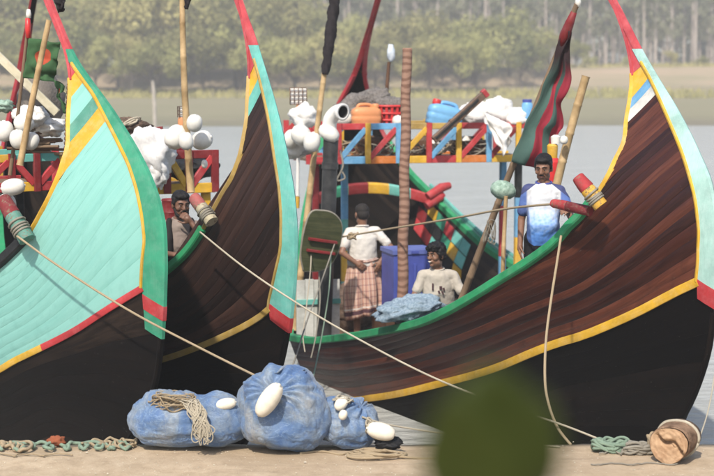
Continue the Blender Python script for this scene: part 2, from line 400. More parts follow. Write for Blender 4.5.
# ------------------------------------------------------------------ boats
BOATS = dict(
A=dict(origin=(-1.472, 11.9), phi=36, L=9.0, B=1.3, Le=5, n=1.45, g=(.9, 1.8), zcap=(1.86, 1.98),
 stem=[(-0.5, -2.858), (-0.1, -1.808), (0.284, -1.158), (0.734, -0.658), (1.065, -0.349), (1.275, -0.21), (1.487, -0.14), (1.837, -0.085), (2.024, -0.06), (2.302, -0.037), (2.49, -0.048), (2.681, -0.113), (2.877, -0.247), (3.082, -0.456), (3.368, -0.834), (3.878, -1.605), (4.35, -2.031), (5.0, -2.527)],
 line=[(2.036, -0.246), (2.253, -0.22), (2.412, -0.199), (2.521, -0.213), (2.721, -0.284), (2.95, -0.437), (3.156, -0.655), (3.351, -0.895), (3.801, -1.483)],
 sheer=[(1.3, -4.5), (1.47, -3.2), (1.76, -2.45), (2.11, -1.809), (2.299, -1.54), (2.36, -1.465), (2.565, -1.308), (2.775, -1.208), (2.939, -1.176), (3.061, -1.182), (3.344, -1.331), (3.633, -1.503), (4.059, -1.823), (4.35, -2.085), (5.0, -2.537)],
 stripe=[(-4.5, .5), (-3.2, .76), (-2.088, 1.133), (-1.83, 1.25), (-1.57, 1.357), (-1.016, 1.602), (-0.598, 1.835), (-0.246, 2.028), (.05, 2.19)]),
B=dict(origin=(-0.485, 12.6), phi=26, L=10.0, B=1.35, Le=5, n=1.4, g=(.9, 1.7), zcap=(1.64, 1.78),
 stem=[(-0.5, -2.82), (-0.1, -1.77), (0.45, -1.12), (0.9, -0.62), (1.3, -0.33), (1.628, -0.19), (1.758, -0.155), (2.05, -0.073), (2.361, -0.05), (2.705, -0.108), (3.013, -0.237), (3.382, -0.446), (3.888, -0.823), (4.018, -0.925), (4.358, -1.253), (5.008, -1.806)],
 line=[(1.76, -0.376), (2.035, -0.252), (2.337, -0.168), (2.453, -0.168), (2.7, -0.204), (3.01, -0.323), (3.323, -0.473), (3.837, -0.811)],
 sheer=[(1.25, -5.0), (1.4, -3.2), (1.66, -2.28), (1.954, -1.639), (2.104, -1.394), (2.32, -1.159), (2.431, -1.077), (2.641, -0.935), (2.846, -0.802), (3.061, -0.752), (3.274, -0.764), (3.478, -0.818), (3.691, -0.877), (3.916, -0.965), (4.358, -1.267), (5.008, -1.816)],
 stripe=[(-5.0, .48), (-3.2, .74), (-1.974, 1.076), (-1.598, 1.198), (-1.014, 1.415), (-0.515, 1.644), (-0.376, 1.735), (.1, 2.05)]),
C=dict(origin=(2.886, 12.3), phi=13, L=14.2, B=2.6, Le=7.1, n=1.22, g=(.2, 2.0), zcap=(1.89, 2.05), full=.2,
 stem=[(-0.5, -2.841), (-0.1, -1.791), (0.256, -1.141), (0.706, -0.641), (0.885, -0.454), (1.11, -0.275), (1.419, -0.097), (1.577, -0.042), (2.3, 0.03), (2.807, -0.126), (3.062, -0.378), (3.34, -0.718), (3.735, -1.309), (3.968, -1.64), (4.17, -1.90), (4.393, -2.221), (5.043, -3.056)],
 line=[(2.043, -0.131), (2.209, -0.113), (2.389, -0.113), (2.587, -0.16), (2.808, -0.263), (3.057, -0.486), (3.33, -0.801), (3.814, -1.452)],
 sheer=[(0.49, -7.1), (0.555, -6.426), (0.64, -5.995), (0.75, -5.474), (0.951, -4.61), (1.157, -3.824), (1.343, -3.314), (1.545, -2.855), (1.776, -2.402), (2.026, -1.932), (2.23, -1.628), (2.367, -1.492), (2.494, -1.35), (2.633, -1.252), (2.7, -1.212), (2.899, -1.146), (3.072, -1.15), (3.326, -1.287), (3.647, -1.494), (3.852, -1.667), (4.126, -1.927), (4.394, -2.242), (5.043, -3.066)],
 stripe=[(-7.1, -.22), (-5.954, -.08), (-5.143, .108), (-4.365, 0.322), (-3.68, 0.545), (-3.151, 0.725), (-2.686, 0.898), (-2.138, 1.122), (-1.764, 1.269), (-1.422, 1.39), (-1.0, 1.574), (-0.663, 1.742), (-0.369, 1.907), (-0.131, 2.03), (.1, 2.17)]))

class Hull:
    def __init__(s, k, d):
        s.k = k; s.__dict__.update(d); s.mid = -s.L / 2
        s.ast = pchip([q[0] for q in s.stem], [q[1] for q in s.stem]); s.fline = pchip([q[0] for q in s.line], [q[1] for q in s.line])
        s.fsh = pchip([q[0] for q in s.sheer], [q[1] for q in s.sheer]); s.fst = pchip([q[0] for q in s.stripe], [q[1] for q in s.stripe])
        s.tip = s.stem[-1][0]; s.zmin = s.sheer[0][0]
        s.th = R(s.phi - 90)
        s.mw = Matrix.Translation((s.origin[0], s.origin[1], 0)) @ Matrix.Rotation(s.th, 4, 'Z'); s.mi = s.mw.inverted()
    def b(s, a, z):
        x = max(s.ast(z) - a, 0); k = 1
        if s.k == 'C' and z < 1: e = min((1 - z) / .6, 1); e = e * e * (3 - 2 * e); k = 1 - (1 - min(x / .9, 1) ** .5) * e; x = max(s.ast(1.0) - a, 0) * e + x * (1 - e)
        q = min(x / s.Le, 1)
        zz = min(max((z + .8) / 2.8, 0), 1) ** getattr(s, 'full', .5); t = min(max((z - 2.9) / 1.2, 0), 1); zz *= 1 - .45 * t * t * (3 - 2 * t)
        return .018 + k * s.B * zz * (1 - (1 - q) ** s.n)
    def a_line(s, z): return min(s.fline(z), s.ast(z) - .04) if z > s.line[0][0] else s.line[0][1]
    def a_sh(s, z): return s.fsh(z) if z > s.zmin else s.mid - 1
    def sheer_z(s, a):          # height of the rail at station a (aft of the steep part)
        if a < s.mid: a = 2 * s.mid - a
        lo, hi = s.zmin, 2.9
        for _ in range(30):
            m = (lo + hi) / 2
            if s.fsh(m) < a: lo = m
            else: hi = m
        return lo
    def zl(s, w, a): return s.fst(a) + w * (1 + s.g[0] * max(0, a + s.g[1]) ** 2) + (.3 * w * w * (max(a, -1.45) + 1.2) if s.k == 'C' and w > 0 else 0)
    def inside(s, w, a, fore):
        z = s.zl(w, a)
        if z > s.tip or z < -.5: return False
        return a <= (s.a_line(z) if fore else s.ast(z) - .005) and a >= s.a_sh(z)
    def span(s, w, fore):
        n = 260; A = [s.mid + (.25 - s.mid) * i / n for i in range(n + 1)]
        hi = None
        for i in range(n, -1, -1):
            if s.inside(w, A[i], fore): hi = i; break
        if hi is None: return None
        lo = hi
        gap = 0; j = hi
        while j > 0 and gap < 75:
            j -= 1
            if s.inside(w, A[j], fore): lo = j; gap = 0
            else: gap += 1
        def bis(x, y):          # x inside, y outside
            for _ in range(22):
                m = (x + y) / 2
                if s.inside(w, m, fore): x = m
                else: y = m
            return x
        a1 = bis(A[hi], A[hi + 1]) if hi < n else A[hi]; a0 = bis(A[lo], A[lo - 1]) if lo > 0 else A[0]
        return a0, a1
    def pt(s, a, z, side, end, off=0.0):
        """side -1 near/+1 far; end +1 bow, -1 stern (mirrored)"""
        y = side * max(s.b(a, z) + off, .004)
        return Vector((a if end > 0 else 2 * s.mid - a, y, z))

def orient(mb, outward):
    """flip faces of a just-built plank so that normals face outward (Vector fn)"""
    pass

def plank_mesh(h, w0, w1, fore, side, end, th=.028, rec=.003):
    rng = []
    for t in (0, .07, .5, .93, 1): rng.append((w0 + (w1 - w0) * t, h.span(w0 + (w1 - w0) * t, fore)))
    ok = [r for r in rng if r[1]]
    if len(ok) < 2: return None
    if not all(r[1] for r in rng):
        rng = [(w, sp if sp else None) for w, sp in rng]
        last = ok[-1]; first = ok[0]
        rng = [(w, sp) if sp else (last[0] if w > last[0] else first[0], last[1] if w > last[0] else first[1]) for w, sp in rng]
    a_low = rng[0][1][0]; amax = h.fsh(2.93)
    rng = [(w, (sp[0] if h.zl(w, sp[0]) > 2.94 else min(a_low, sp[0]), sp[1])) for w, sp in rng]
    Lmax = max(sp[1] - sp[0] for w, sp in rng)
    if Lmax < .01: return None
    n = max(4, int(Lmax / .16)); j_ = random.uniform(-.0012, .0012); j_ *= rec / .003; offs = (-rec + j_, j_, .0007 + j_, j_, -rec + j_); mb = MB(); V = []; UV = []
    for layer in (0, 1):
        for j, (w, sp) in enumerate(rng):
            for i in range(n + 1):
                t = i / n; a = sp[0] + (sp[1] - sp[0]) * t; z = h.zl(w, a)
                if a < amax and a > h.mid + .001 and not (z > 2.93 and a >= h.a_sh(z) - .004): z = min(z, h.sheer_z(a))
                V.append(h.pt(a, z, side, end, offs[j] if layer == 0 else -th)); UV.append((a, w))
    N = n + 1; Fc = []
    flip = (side * end) > 0
    def q(a, b, c, d): Fc.append((a, b, c, d) if not flip else (d, c, b, a))
    for j in range(4):
        for i in range(n): q(j * N + i, j * N + i + 1, (j + 1) * N + i + 1, (j + 1) * N + i)
    nf = len(Fc); o = 5 * N
    for j in (0,):
        for i in range(n):
            q(o + 4 * N + i, o + 4 * N + i + 1, o + i + 1, o + i)
            q(i, o + i, o + i + 1, i + 1); q(4 * N + i, 4 * N + i + 1, o + 4 * N + i + 1, o + 4 * N + i)
    for i in (0, n):
        for j in range(4):
            f = (j * N + i, (j + 1) * N + i, o + (j + 1) * N + i, o + j * N + i); Fc.append(f)
    mb.add(V, Fc, 0, UV); mb.m = [0] * nf + [1 if k % 3 == 0 and k < 3 * n else 0 for k in range(len(Fc) - nf)]
    return mb

def path_frames(pts, out):
    fr = []
    for i, p in enumerate(pts):
        t = (pts[min(i + 1, len(pts) - 1)] - pts[max(i - 1, 0)]).normalized(); o = out[i]; X = (o - t * o.dot(t)).normalized(); fr.append((p, X, t.cross(X)))
    return fr

def trim_along(root, name, mat, pts, outs, w, h):
    mb = MB(); ch = .25
    prof = [(-w / 2, -h / 2), (w / 2 * (1 - ch), -h / 2), (w / 2, -h / 2 * (1 - ch)), (w / 2, h / 2 * (1 - ch)), (w / 2 * (1 - ch), h / 2), (-w / 2, h / 2)]
    mb.sweep(path_frames(pts, outs), prof)
    return mb.build(name, mat, root, angle=.6)

def make_boat(key, label, cfgm):
    d = BOATS[key]; h = Hull(key, d)
    root = thing('fishing_boat', label, 'boat', (d['origin'][0], d['origin'][1], 0), (0, 0, h.th)); h.root = root
    rnd = random.Random(hash(key) % 99 + 5)
    # ---- planks above the painted waterline, coloured bands at the top
    edges = [0.0]; bands = cfgm['bands']; wl = bands[0][0]
    nw = max(1, round(wl / cfgm['dw'])); edges = [wl * i / nw for i in range(nw + 1)]
    strips = [(edges[i], edges[i + 1], None) for i in range(nw)] + [(bands[i][0], bands[i + 1][0], bands[i][1]) for i in range(len(bands) - 1)]
    w = 0.0; low = []
    while w > -2.2: low.append((w - cfgm['dl'], w, 'LOW')); w -= cfgm['dl']
    for end in (1, -1):
        for side in (-1, 1):
            for (w0, w1, c) in strips + low:
                fore = c != 'LOW'
                mb = plank_mesh(h, w0 + .0002, w1 - .0002, fore, side, end, rec=cfgm.get('rec', .0028) if c != 'LOW' else .0018)
                if mb is None: continue
                if c == 'LOW': mat = M[cfgm['low']]
                elif c is None: mat = M[cfgm['hull'](rnd)]
                else: mat = M[c]
                mb.build('hull_plank', [mat, M[cfgm.get('inner', 'wood_inner')]], root, angle=.5)
    wred = bands[-1][0]
    # ---- horn plates (red), one per side and end
    sp = h.span(wred, False); z0 = h.zl(wred, sp[0]); z1 = h.zl(wred, sp[1])
    for end in (1, -1):
        zt = h.tip
        for side in (-1, 1):
            mb = MB(); V = []; UV = []; nz, ns = 22, 5
            for layer in (0, 1):
                for i in range(nz + 1):
                    for j in range(ns + 1):
                        sfrac = j / ns; a_b = sp[0] + (sp[1] - sp[0]) * sfrac; zb = h.zl(wred, a_b)
                        z = zb + (zt - zb) * i / nz
                        a = h.a_sh(z) + (h.ast(z) - .02 - h.a_sh(z)) * sfrac
                        if i == 0: a = a_b
                        V.append(h.pt(a, z, side, end, 0 if layer == 0 else -.022)); UV.append((z, a))
            N = ns + 1; Fc = []; o = (nz + 1) * N; mi = []
            for i in range(nz):
                for j in range(ns):
                    f = (i * N + j, i * N + j + 1, (i + 1) * N + j + 1, (i + 1) * N + j); g = tuple(o + q for q in reversed(f))
                    if side * end > 0: f = f[::-1]; g = g[::-1]
                    Fc += [f, g]; mi += [0, 1]
                f = (i * N, (i + 1) * N, o + (i + 1) * N, o + i * N); Fc.append(f); mi.append(0)
            mb.add(V, Fc, 0, UV); mb.m = mi
            mb.build('horn_plate', [M[cfgm['horn'] if end > 0 else cfgm['horn_stern']], M['black_paint'] if end < 0 else M['wood_inner']], root, angle=.5)
        # edge boards along the horn, so that it has a real thickness
        for side in (-1, 1):
            zs = [z0 - .02 + (zt - z0) * i / 20 for i in range(21)]
            pts = [h.pt(h.a_sh(z), z, side, end, -.012) for z in zs]; outs = [Vector((-end, .3 * side, 0)) for _ in zs]
            trim_along(root, 'horn_edge', M[cfgm['horn'] if end > 0 else cfgm['horn_stern']], pts, outs, .03, .045 if end > 0 else .085)
    # ---- stem board: red cap, coloured middle, red top
    zc0, zc1 = cfgm['zcap'] if 'zcap' in cfgm else d['zcap']; zline = d['line'][-1][0]; ztop = zline + .12
    def stem_piece(name, mat, za, zb, end, n, slope=0.0, grow=0.0):
        mb = MB(); fr = []; V = []; UV = []
        for i in range(n + 1):
            t = i / n; z = za + (zb - za) * t
            ao = h.ast(z)
            if z > ztop: wdt = max(.06 - .03 * (z - zline), .02)
            else: wdt = ao - h.a_line(max(z, d['line'][0][0]))
            wdt = max(wdt, .075 if z <= ztop else .03)
            al = ao - wdt
            bl = h.b(al, z) + .010 + grow; bo = .026 + grow
            se = slope * (max(0, 1 - (z - za) / .45) if zb - za > .6 else 1); zz = lambda a: z + se * (al - a)      # slanted ends of the cap
            sec = [(al, -bl), (al + wdt * .5, -(h.b(al + wdt * .5, z) + .010 + grow)), (ao - .01, -bo), (ao + .012 + grow, -bo * .55), (ao + .012 + grow, bo * .55), (ao - .01, bo), (al + wdt * .5, (h.b(al + wdt * .5, z) + .010 + grow)), (al, bl)]
            for (a, y) in sec: V.append(Vector((a if end > 0 else 2 * h.mid - a, y, zz(a)))); UV.append((z, a + y))
        k = 8; Fc = [(i * k + q, i * k + (q + 1) % k, (i + 1) * k + (q + 1) % k, (i + 1) * k + q) for i in range(n) for q in range(k)] + [tuple(range(k - 1, -1, -1)), tuple(range(n * k, n * k + k))]
        if end < 0: Fc = [f[::-1] for f in Fc]
        mb.add(V, Fc, 0, UV)
        for i in range(n): mb.m[i * k + 7] = 1
        mb.build(name, [mat, M['wood_inner']], root, angle=.5)
    for end in (1, -1):
        s_ = .45
        if cfgm.get('foot'): stem_piece('stem_foot', M[cfgm['foot']], zc0 - .16, zc0 - .001, end, 5, s_)
        stem_piece('stem_band', M['red'], zc0, zc1, end, 5, s_, .003)
        stem_piece('stem_board', M[cfgm['stem']], zc1 + .001, ztop, end, 34, s_)
        stem_piece('horn_stem', M[cfgm['horn'] if end > 0 else cfgm['horn_stern']], ztop + .001, h.tip - .02, end, 16)
        # keel under the cap closes the two sides
        mb = MB(); pts = [Vector((h.ast(z) - .05 if end > 0 else 2 * h.mid - h.ast(z) + .05, 0, z)) for z in [-.45 + (zc0 + .35) * i / 24 for i in range(25)]]
        mb.sweep([(p, Vector((0, 1, 0)), Vector((end, 0, 0))) for p in pts], [(-.028, -.06), (.028, -.06), (.026, .045), (.012, .058), (-.012, .058), (-.026, .045)]); mb.build('keel', M[cfgm['low']], root, angle=.5)
    # ---- painted trims: waterline stripe, stem line, sheer trim and rails
    for end in (1, -1):
        for side in (-1, 1):
            a1 = h.span(.004, True)[1]; A = [h.mid + (a1 - h.mid) * i / 36 for i in range(37)]
            split = cfgm.get('stripe_split', -99)
            for nm, seg in (('a', [a for a in A if a <= split]), ('b', [a for a in A if a >= split - .14])):
                if len(seg) < 2: continue
                trim_along(root, 'waterline_stripe', M[cfgm['stripe'] if nm == 'a' or split < -50 else cfgm['stripe2']], [h.pt(a, h.zl(0, a), side, end, .006) for a in seg], [Vector((0, side, -.15)) for a in seg], .022, cfgm.get('sh', .055))
            zs = [h.zl(0, a1) + (zline - h.zl(0, a1)) * i / 30 for i in range(31)]
            trim_along(root, 'stem_trim', M[cfgm['line']], [h.pt(h.a_line(z) - .012, z, side, end, .006 if side * end < 0 or end < 0 else -.006) for z in zs], [Vector((0, side, 0))] * 31, .03 if side < 0 else .022, .026 if side < 0 else .016)
            zr = cfgm['zrail']; zs = [zr + (z0 - zr) * i / 26 for i in range(27)]
            trim_along(root, 'sheer_trim', M[cfgm['sheer'] if end > 0 else cfgm['horn_stern']], [h.pt(h.a_sh(z), z, side, end, -.01 if side < 0 or end < 0 else -.075) for z in zs], [Vector((-end * .4, side, 0)) for z in zs], .06, .03 if end > 0 else .07)
            zs = [h.zmin + (zr - h.zmin) * (i / 40) ** 2 for i in range(41)]
            trim_along(root, 'gunwale', M[cfgm['rail']], [h.pt(h.a_sh(z) if i else h.mid, z, side, end, -.005) for i, z in enumerate(zs)], [Vector((0, side, 0)) for z in zs], .10, cfgm.get('rail_h', .075))
    return h

def wood_c(r):
    return 'hull_brown'
hA = make_boat('A', 'aqua painted wooden fishing boat with green stem board, leftmost of the three', dict(
    bands=[(.97, 'yellow'), (1.22, 'mid_green'), (1.45, 'hull_aqua'), (1.85, 'yellow'), (2.15, None)], dw=.08, dl=.12, hull=lambda r: 'hull_aqua', low='hull_tar_brown',
    horn='horn_red', horn_stern='stern_red', stem='green', foot='green', stripe='yellow', stripe2='red', stripe_split=-1.32, rec=.0012, line='yellow', sheer='yellow', rail='black_paint', zrail=2.38, rail_h=.09))
hB = make_boat('B', 'dark wooden fishing boat with turquoise stem board, in the middle', dict(
    bands=[(1.02, 'aqua'), (1.18, 'yellow'), (1.375, None)], dw=.07, dl=.12, hull=lambda r: 'hull_dark', low='hull_black',
    horn='horn_red', horn_stern='stern_red', stem='aqua', stripe='ochre', line='ochre', sheer='ochre', rail='bright_green', zrail=2.36))
hC = make_boat('C', 'red brown planked fishing boat with pale stem board, yellow stripe and green rail', dict(
    bands=[(1.68, 'white_paint'), (1.92, 'blue'), (2.18, 'yellow'), (2.85, None)], dw=.072, dl=.13, hull=wood_c, low='hull_black',
    horn='horn_red', horn_stern='stern_red', stem='pale_aqua', stripe='yellow', line='yellow', sheer='yellow', rail='bright_green', zrail=2.68, rail_h=.085, sh=.075))
# ------------------------------------------------------------------ boat fittings
for nm_, c_ in (('bitt_yellow', (.70, .40, .05)), ('bitt_red', (.46, .05, .055)), ('bitt_dark', (.24, .03, .035)), ('bitt_cream', (.50, .44, .30)), ('bitt_pink', (.48, .13, .12)), ('bitt_green', (.14, .34, .27))): M[nm_] = paint('rope worn ' + nm_, c_, (.17, .12, .08), 1.0, .6, .5, .25)
def local(h, p): return h.mi @ Vector(p)
def b_of(h, a, px, Z=None):
    """lateral local coordinate (positive = far side) where the crosswise line at station a meets photo column px"""
    o = h.mw @ Vector((a, 0, 0)); d = (h.mw.to_3x3() @ Vector((0, 1, 0))); k = (px - 357) / F_PX / math.cos(PITCH) * .994
    return (k * o.y - o.x) / (d.x - k * d.y)

def deck(h, z, a0, a1, mat, step=.22):
    a = a0
    while a < a1:
        fm = lambda q: q if q > h.mid else 2 * h.mid - q
        hw = min(h.b(fm(a), z), h.b(fm(a + step), z)) - .07
        if hw > .1:
            MB().box((a + step / 2, 0, z + random.uniform(-.004, .004)), (step - .012, hw * 2, .035)).build('deck_plank', mat, h.root)
        a += step
deck(hC, .34, -11.6, -3.1, M['old_wood']); deck(hC, 1.25, -3.05, -1.5, M['brown_wood'])
deck(hB, .90, -8.0, -1.2, M['old_wood']); deck(hA, 1.0, -7.4, -1.6, M['old_wood'])

def rough_timber(p, q, r0, r1, dome=False):
    mb = MB(); P = [p.lerp(q, t) for t in (0, .2, .4, .6, .8, .9, .96, 1)]; f = [1, .99, 1, .98, .97, .93, .84, .62] if dome else [1] * 8
    mb.tube(P, [(r0 + (r1 - r0) * i / 7) * f[i] for i in range(8)], 16); sd = random.uniform(0, 50); c0 = P
    mb.v = [tuple(c0[i // 16] + (Vector(v) - c0[i // 16]) * (1 + .10 * noise.noise((math.cos(i % 16 * .3927) * 1.4, math.sin(i % 16 * .3927) * 1.4, sd + (i // 16) * .4)))) for i, v in enumerate(mb.v)]; return mb
def stub(h, name, p, q, r, mats, rings=True):
    """mooring bitt: tapered round timber with painted sections and rope turns"""
    p = local(h, p); q = local(h, q); d = q - p
    o = rough_timber(p, p + d * .58, r, r * .95).build(name, M[mats[0]], h.root, angle=.7)
    rough_timber(p + d * .58, q, r * .98, r * .88, True).build('bitt_tip', M[mats[1]], o, angle=.7)
    if rings:
        mb = MB()
        for t in (.18, .24, .30, .40):
            c = p + d * t; u = d.normalized(); a = u.orthogonal().normalized(); b = u.cross(a); tilt = random.uniform(-.12, .12)
            mb.tube([c + (a * math.cos(k * .42) + b * math.sin(k * .42)) * (r * 1.05) + u * (tilt * r * math.cos(k * .42)) for k in range(16)], .010, 6)
        mb.build('rope_turns', M['rope_grey'], o, smooth=True)
stub(hC, 'mooring_bitt', at(601, 206, 12.98), at(577, 176, 13.05), .065, ('bitt_yellow', 'bitt_red'))
stub(hC, 'mooring_bitt', at(590, 211, 13.1), at(552, 203, 13.45), .046, ('bitt_dark', 'bitt_red'), False)
stub(hB, 'mooring_bitt', at(212, 222, 13.2), at(193, 196, 13.35), .06, ('bitt_cream', 'bitt_pink'))
stub(hA, 'mooring_bitt', at(27, 240, 12.6), at(2, 197, 12.75), .07, ('bitt_green', 'bitt_dark'))

# stern of the red brown boat: painted arched breast beam, chequered boards, aqua wash strakes
segs = ['dark_red', 'green', 'dark_red', 'yellow', 'aqua', 'red']
ac = -12.1; hwid = .98
def arch(t): return Vector((ac + .25 * (2 * t - 1) ** 2, -hwid + 2 * hwid * t, 1.74 + .20 * (1 - (2 * t - 1) ** 2)))
for k, c in enumerate(segs):
    t0, t1 = k / 6, (k + 1) / 6; P = [arch(t0 + (t1 - t0) * i / 6) for i in range(7)]
    MB().sweep([(p, Vector((1, 0, 0)), Vector((0, 0, 1))) for p in P], [(-.07, -.08), (.06, -.08), (.07, -.06), (.07, .06), (.05, .085), (-.07, .085)]).build('arch_beam', M[c], hC.root, angle=.6)
for q in ((.94, 1.80, .16), (.96, 1.94, .26)):
    MB().tube([Vector((ac + .5, q[0] - .12, q[1] - .12)), Vector((ac + .45, q[0] + .12, q[1] + .02)), Vector((ac + .42, q[0] + q[2], q[1] + .05))], [.07, .075, .055], 12).build('stern_bitt', M['red'], hC.root, angle=.7)
chk = ['black_paint', 'aqua', 'red', 'yellow', 'black_paint', 'dark_red', 'aqua', 'green']
for i in range(6):
    for j in range(3):
        a0 = -2.1 - .24 * i
        def ip(a, dz): return hC.pt(a, hC.sheer_z(a) - .10 - dz, 1, -1, -.045)
        P = [ip(a0, .19 * j), ip(a0 - .225, .19 * j), ip(a0 - .225, .19 * j + .175), ip(a0, .19 * j + .175)]
        n = (P[1] - P[0]).cross(P[3] - P[0]).normalized() * .012
        if n.y > 0: n = -n
        V = P + [p + n for p in P]
        MB().add(V, [(0, 1, 2, 3), (4, 5, 6, 7), (0, 1, 5, 4), (1, 2, 6, 5), (2, 3, 7, 6), (3, 0, 4, 7)]).build('painted_board', M[chk[(i * 3 + j * 5 + i // 2) % 8]], hC.root)
for j in range(4):
    pts = []; outs = []
    for i in range(25):
        a = -2.2 - 4.7 * i / 24; pts.append(hC.pt(a, hC.sheer_z(a) + .10 - .055 * j, 1, -1, .02)); outs.append(Vector((0, -1, .2)))
    trim_along(hC.root, 'wash_strake', M['aqua' if j != 1 else 'mid_green'], pts, outs, .03, .048)

# ---- painted truss racks that carry the gear
def rack(h, a, b0, b1, zlo, zhi, depth, bays, top, bot, post, diag, floor_mat, legs, t=.05, flip=None):
    base = MB().box((a - depth / 2, (b0 + b1) / 2, zlo + .0), (depth + .04, abs(b1 - b0), .03)).build('rack', floor_mat, h.root)
    n = len(bays) - 1
    def beam(nm, p, q, w, hh, mat, up=(0, 0, 1)): MB().beam(p, q, w, hh, up).build(nm, M[mat], base)
    for f, da in ((0, .035), (1, -depth - .035)):
        for i in range(n):
            x0, x1 = bays[i], bays[i + 1]
            beam('top_rail', (a + da, x0, zhi), (a + da, x1, zhi), t * .7, t * 1.35, top[i % len(top)])
            beam('bottom_rail', (a + da, x0, zlo), (a + da, x1, zlo), t * .7, t * 1.6, bot[i % len(bot)])
            if diag[i % len(diag)]:
                up = diag[i % len(diag)].split('/'); z0, z1 = (zlo + .03, zhi - .03) if len(up) == 1 else (zhi - .03, zlo + .03)
                beam('brace', (a + da * 1.25, x0 + .03, z0), (a + da * 1.25, x1 - .03, z1), t * .7, t * 1.15, up[0], (1, 0, 0) if False else (0, 0, 1))
        for i in range(n + 1): beam('upright', (a + da * 1.55, bays[i], zlo - .045), (a + da * 1.55, bays[i], zhi + .045), t * 1.2, t * .75, post[i % len(post)], (1, 0, 0))
    for (aa, bb, cols) in legs:
        zb = .36 if h is hC else .92; hh = (zlo - zb) / len(cols)
        for k, c in enumerate(cols): beam('rack_leg', (aa, bb, zb + hh * k), (aa, bb, zb + hh * (k + 1) - (.001)), .09, .09, c, (1, 0, 0))
    return base
aC = -8.8; bx = [b_of(hC, aC, px) for px in (308, 338, 367, 397.5, 428, 457.6, 487.6, 517, 532)]
rack(hC, aC, bx[0], bx[-1], 2.565, 3.015, 1.0, bx, ['red', 'red', 'blue', 'ochre', 'ochre', 'red', 'red', 'red'], ['red', 'blue', 'orange', 'yellow', 'red', 'orange', 'yellow', 'yellow'],
     ['red', 'red', 'yellow', 'blue', 'red', 'yellow', 'blue', 'yellow', 'red'], [None, 'blue', 'red', 'yellow', 'blue', 'red', 'dark_red', None], M['old_wood'],
     [(aC - .1, bx[0] + .12, ['dark_red', 'black_paint', 'dark_red']), (aC - .95, bx[2] - .1, ['aqua', 'yellow', 'aqua', 'blue', 'blue']), (aC - .1, bx[-1] - .16, ['black_paint', 'yellow', 'blue', 'black_paint']), (aC - .95, bx[-1] - .1, ['blue', 'red', 'blue'])], .062)
aB = -4.0; bxB = [b_of(hB, aB, px) for px in (92, 130, 165, 187, 213)]
rack(hB, aB, bxB[0], bxB[-1], 2.50, 2.86, .9, bxB, ['dark_red'], ['yellow'], ['red', 'yellow', 'dark_red', 'dark_red', 'dark_red'], ['red', 'red', 'yellow/', 'red'], M['old_wood'],
     [(aB - .05, bxB[-1] - .07, ['yellow', 'yellow', 'yellow']), (aB - .05, bxB[0] + .1, ['red']), (aB - .85, bxB[-1] - .07, ['dark_red'])], .066)
aA = -3.0; bxA = [b_of(hA, aA, px) for px in (-90, -55, -22, 9, 34, 60)]
rack(hA, aA, bxA[0], bxA[-1], 2.66, 2.93, .9, bxA, ['aqua', 'red', 'yellow', 'aqua', 'aqua'], ['yellow', 'yellow', 'red', 'yellow', 'red'], ['red', 'yellow', 'red', 'dark_red', 'dark_red', 'yellow'], ['red', 'red/', 'red', 'red/', 'red'], M['old_wood'],
     [(aA - .05, bxA[-1] - .06, ['black_paint']), (aA - .05, bxA[0] + .1, ['red']), (aA - .85, bxA[-1] - .06, ['aqua', 'black_paint'])], .055)

# ------------------------------------------------------------------ poles, flags
def knobby(mb, p, q, r0, r1, node=.32, n=10, bump=.12):
    p = Vector(p); q = Vector(q); L = (q - p).length; k = max(2, int(L / node)); P = []; rr = []
    bend = Vector((random.uniform(-.01, .01), random.uniform(-.01, .01), 0)) * L
    for i in range(k + 1):
        for dt, f in ((-.012, 1), (0, 1 + bump), (.012, 1)):
            t = i / k + dt / L
            if 0 <= t <= 1 or dt == 0:
                t = min(max(t, 0), 1); P.append(p.lerp(q, t) + bend * math.sin(math.pi * t)); rr.append((r0 + (r1 - r0) * t) * f)
    return mb.tube(P, rr, n)
def bamboo(label, p, q, r0, r1, mat='bamboo', node=.32, name='bamboo_pole', bump=.12):
    return tag(knobby(MB(), p, q, r0, r1, node, bump=bump).build(name, M[mat], angle=.8), label, 'pole')

# tall banded palm trunk post in the red brown boat
mb = MB(); p, q = at(402, 312, 17.2), at(407, 48, 17.2); p = p + (p - q) * ((p.z - .38) / (q.z - p.z)); P = []; rr = []
for i in range(70):
    t = i / 69; P.append(p.lerp(q, t) + Vector((.006 * math.sin(i * .4), 0, 0))); rr.append(.064 - .010 * t + .0025 * noise.noise((i * .35, 2, 0)))
def palm_mat():
    m = NT('banded palm trunk'); v = m.coord('Object', (1, 1, 1)); w = m.n('ShaderNodeTexWave', bands_direction='Z'); w.inputs['Scale'].default_value = 4.2; w.inputs['Distortion'].default_value = 6; w.inputs['Detail'].default_value = 4; m.l(v, w.inputs['Vector'])
    m.set(m.mix(m.ramp(m.math('ADD', w.outputs['Fac'], m.math('MULTIPLY', m.noise(v, 14, 5, .6), .4)), [(.3, (0, 0, 0)), (.9, (1, 1, 1))]), (.17, .092, .064), (.29, .175, .125)), .85, .2); m.bump(m.noise(v, 30, 4, .6), .3, .006); return m.mat
M['palm'] = palm_mat()
tag(mb.tube(P, rr, 14).build('wooden_post', M['palm'], smooth=True), 'tall banded palm trunk post standing beside the man in the checked wrap', 'post')

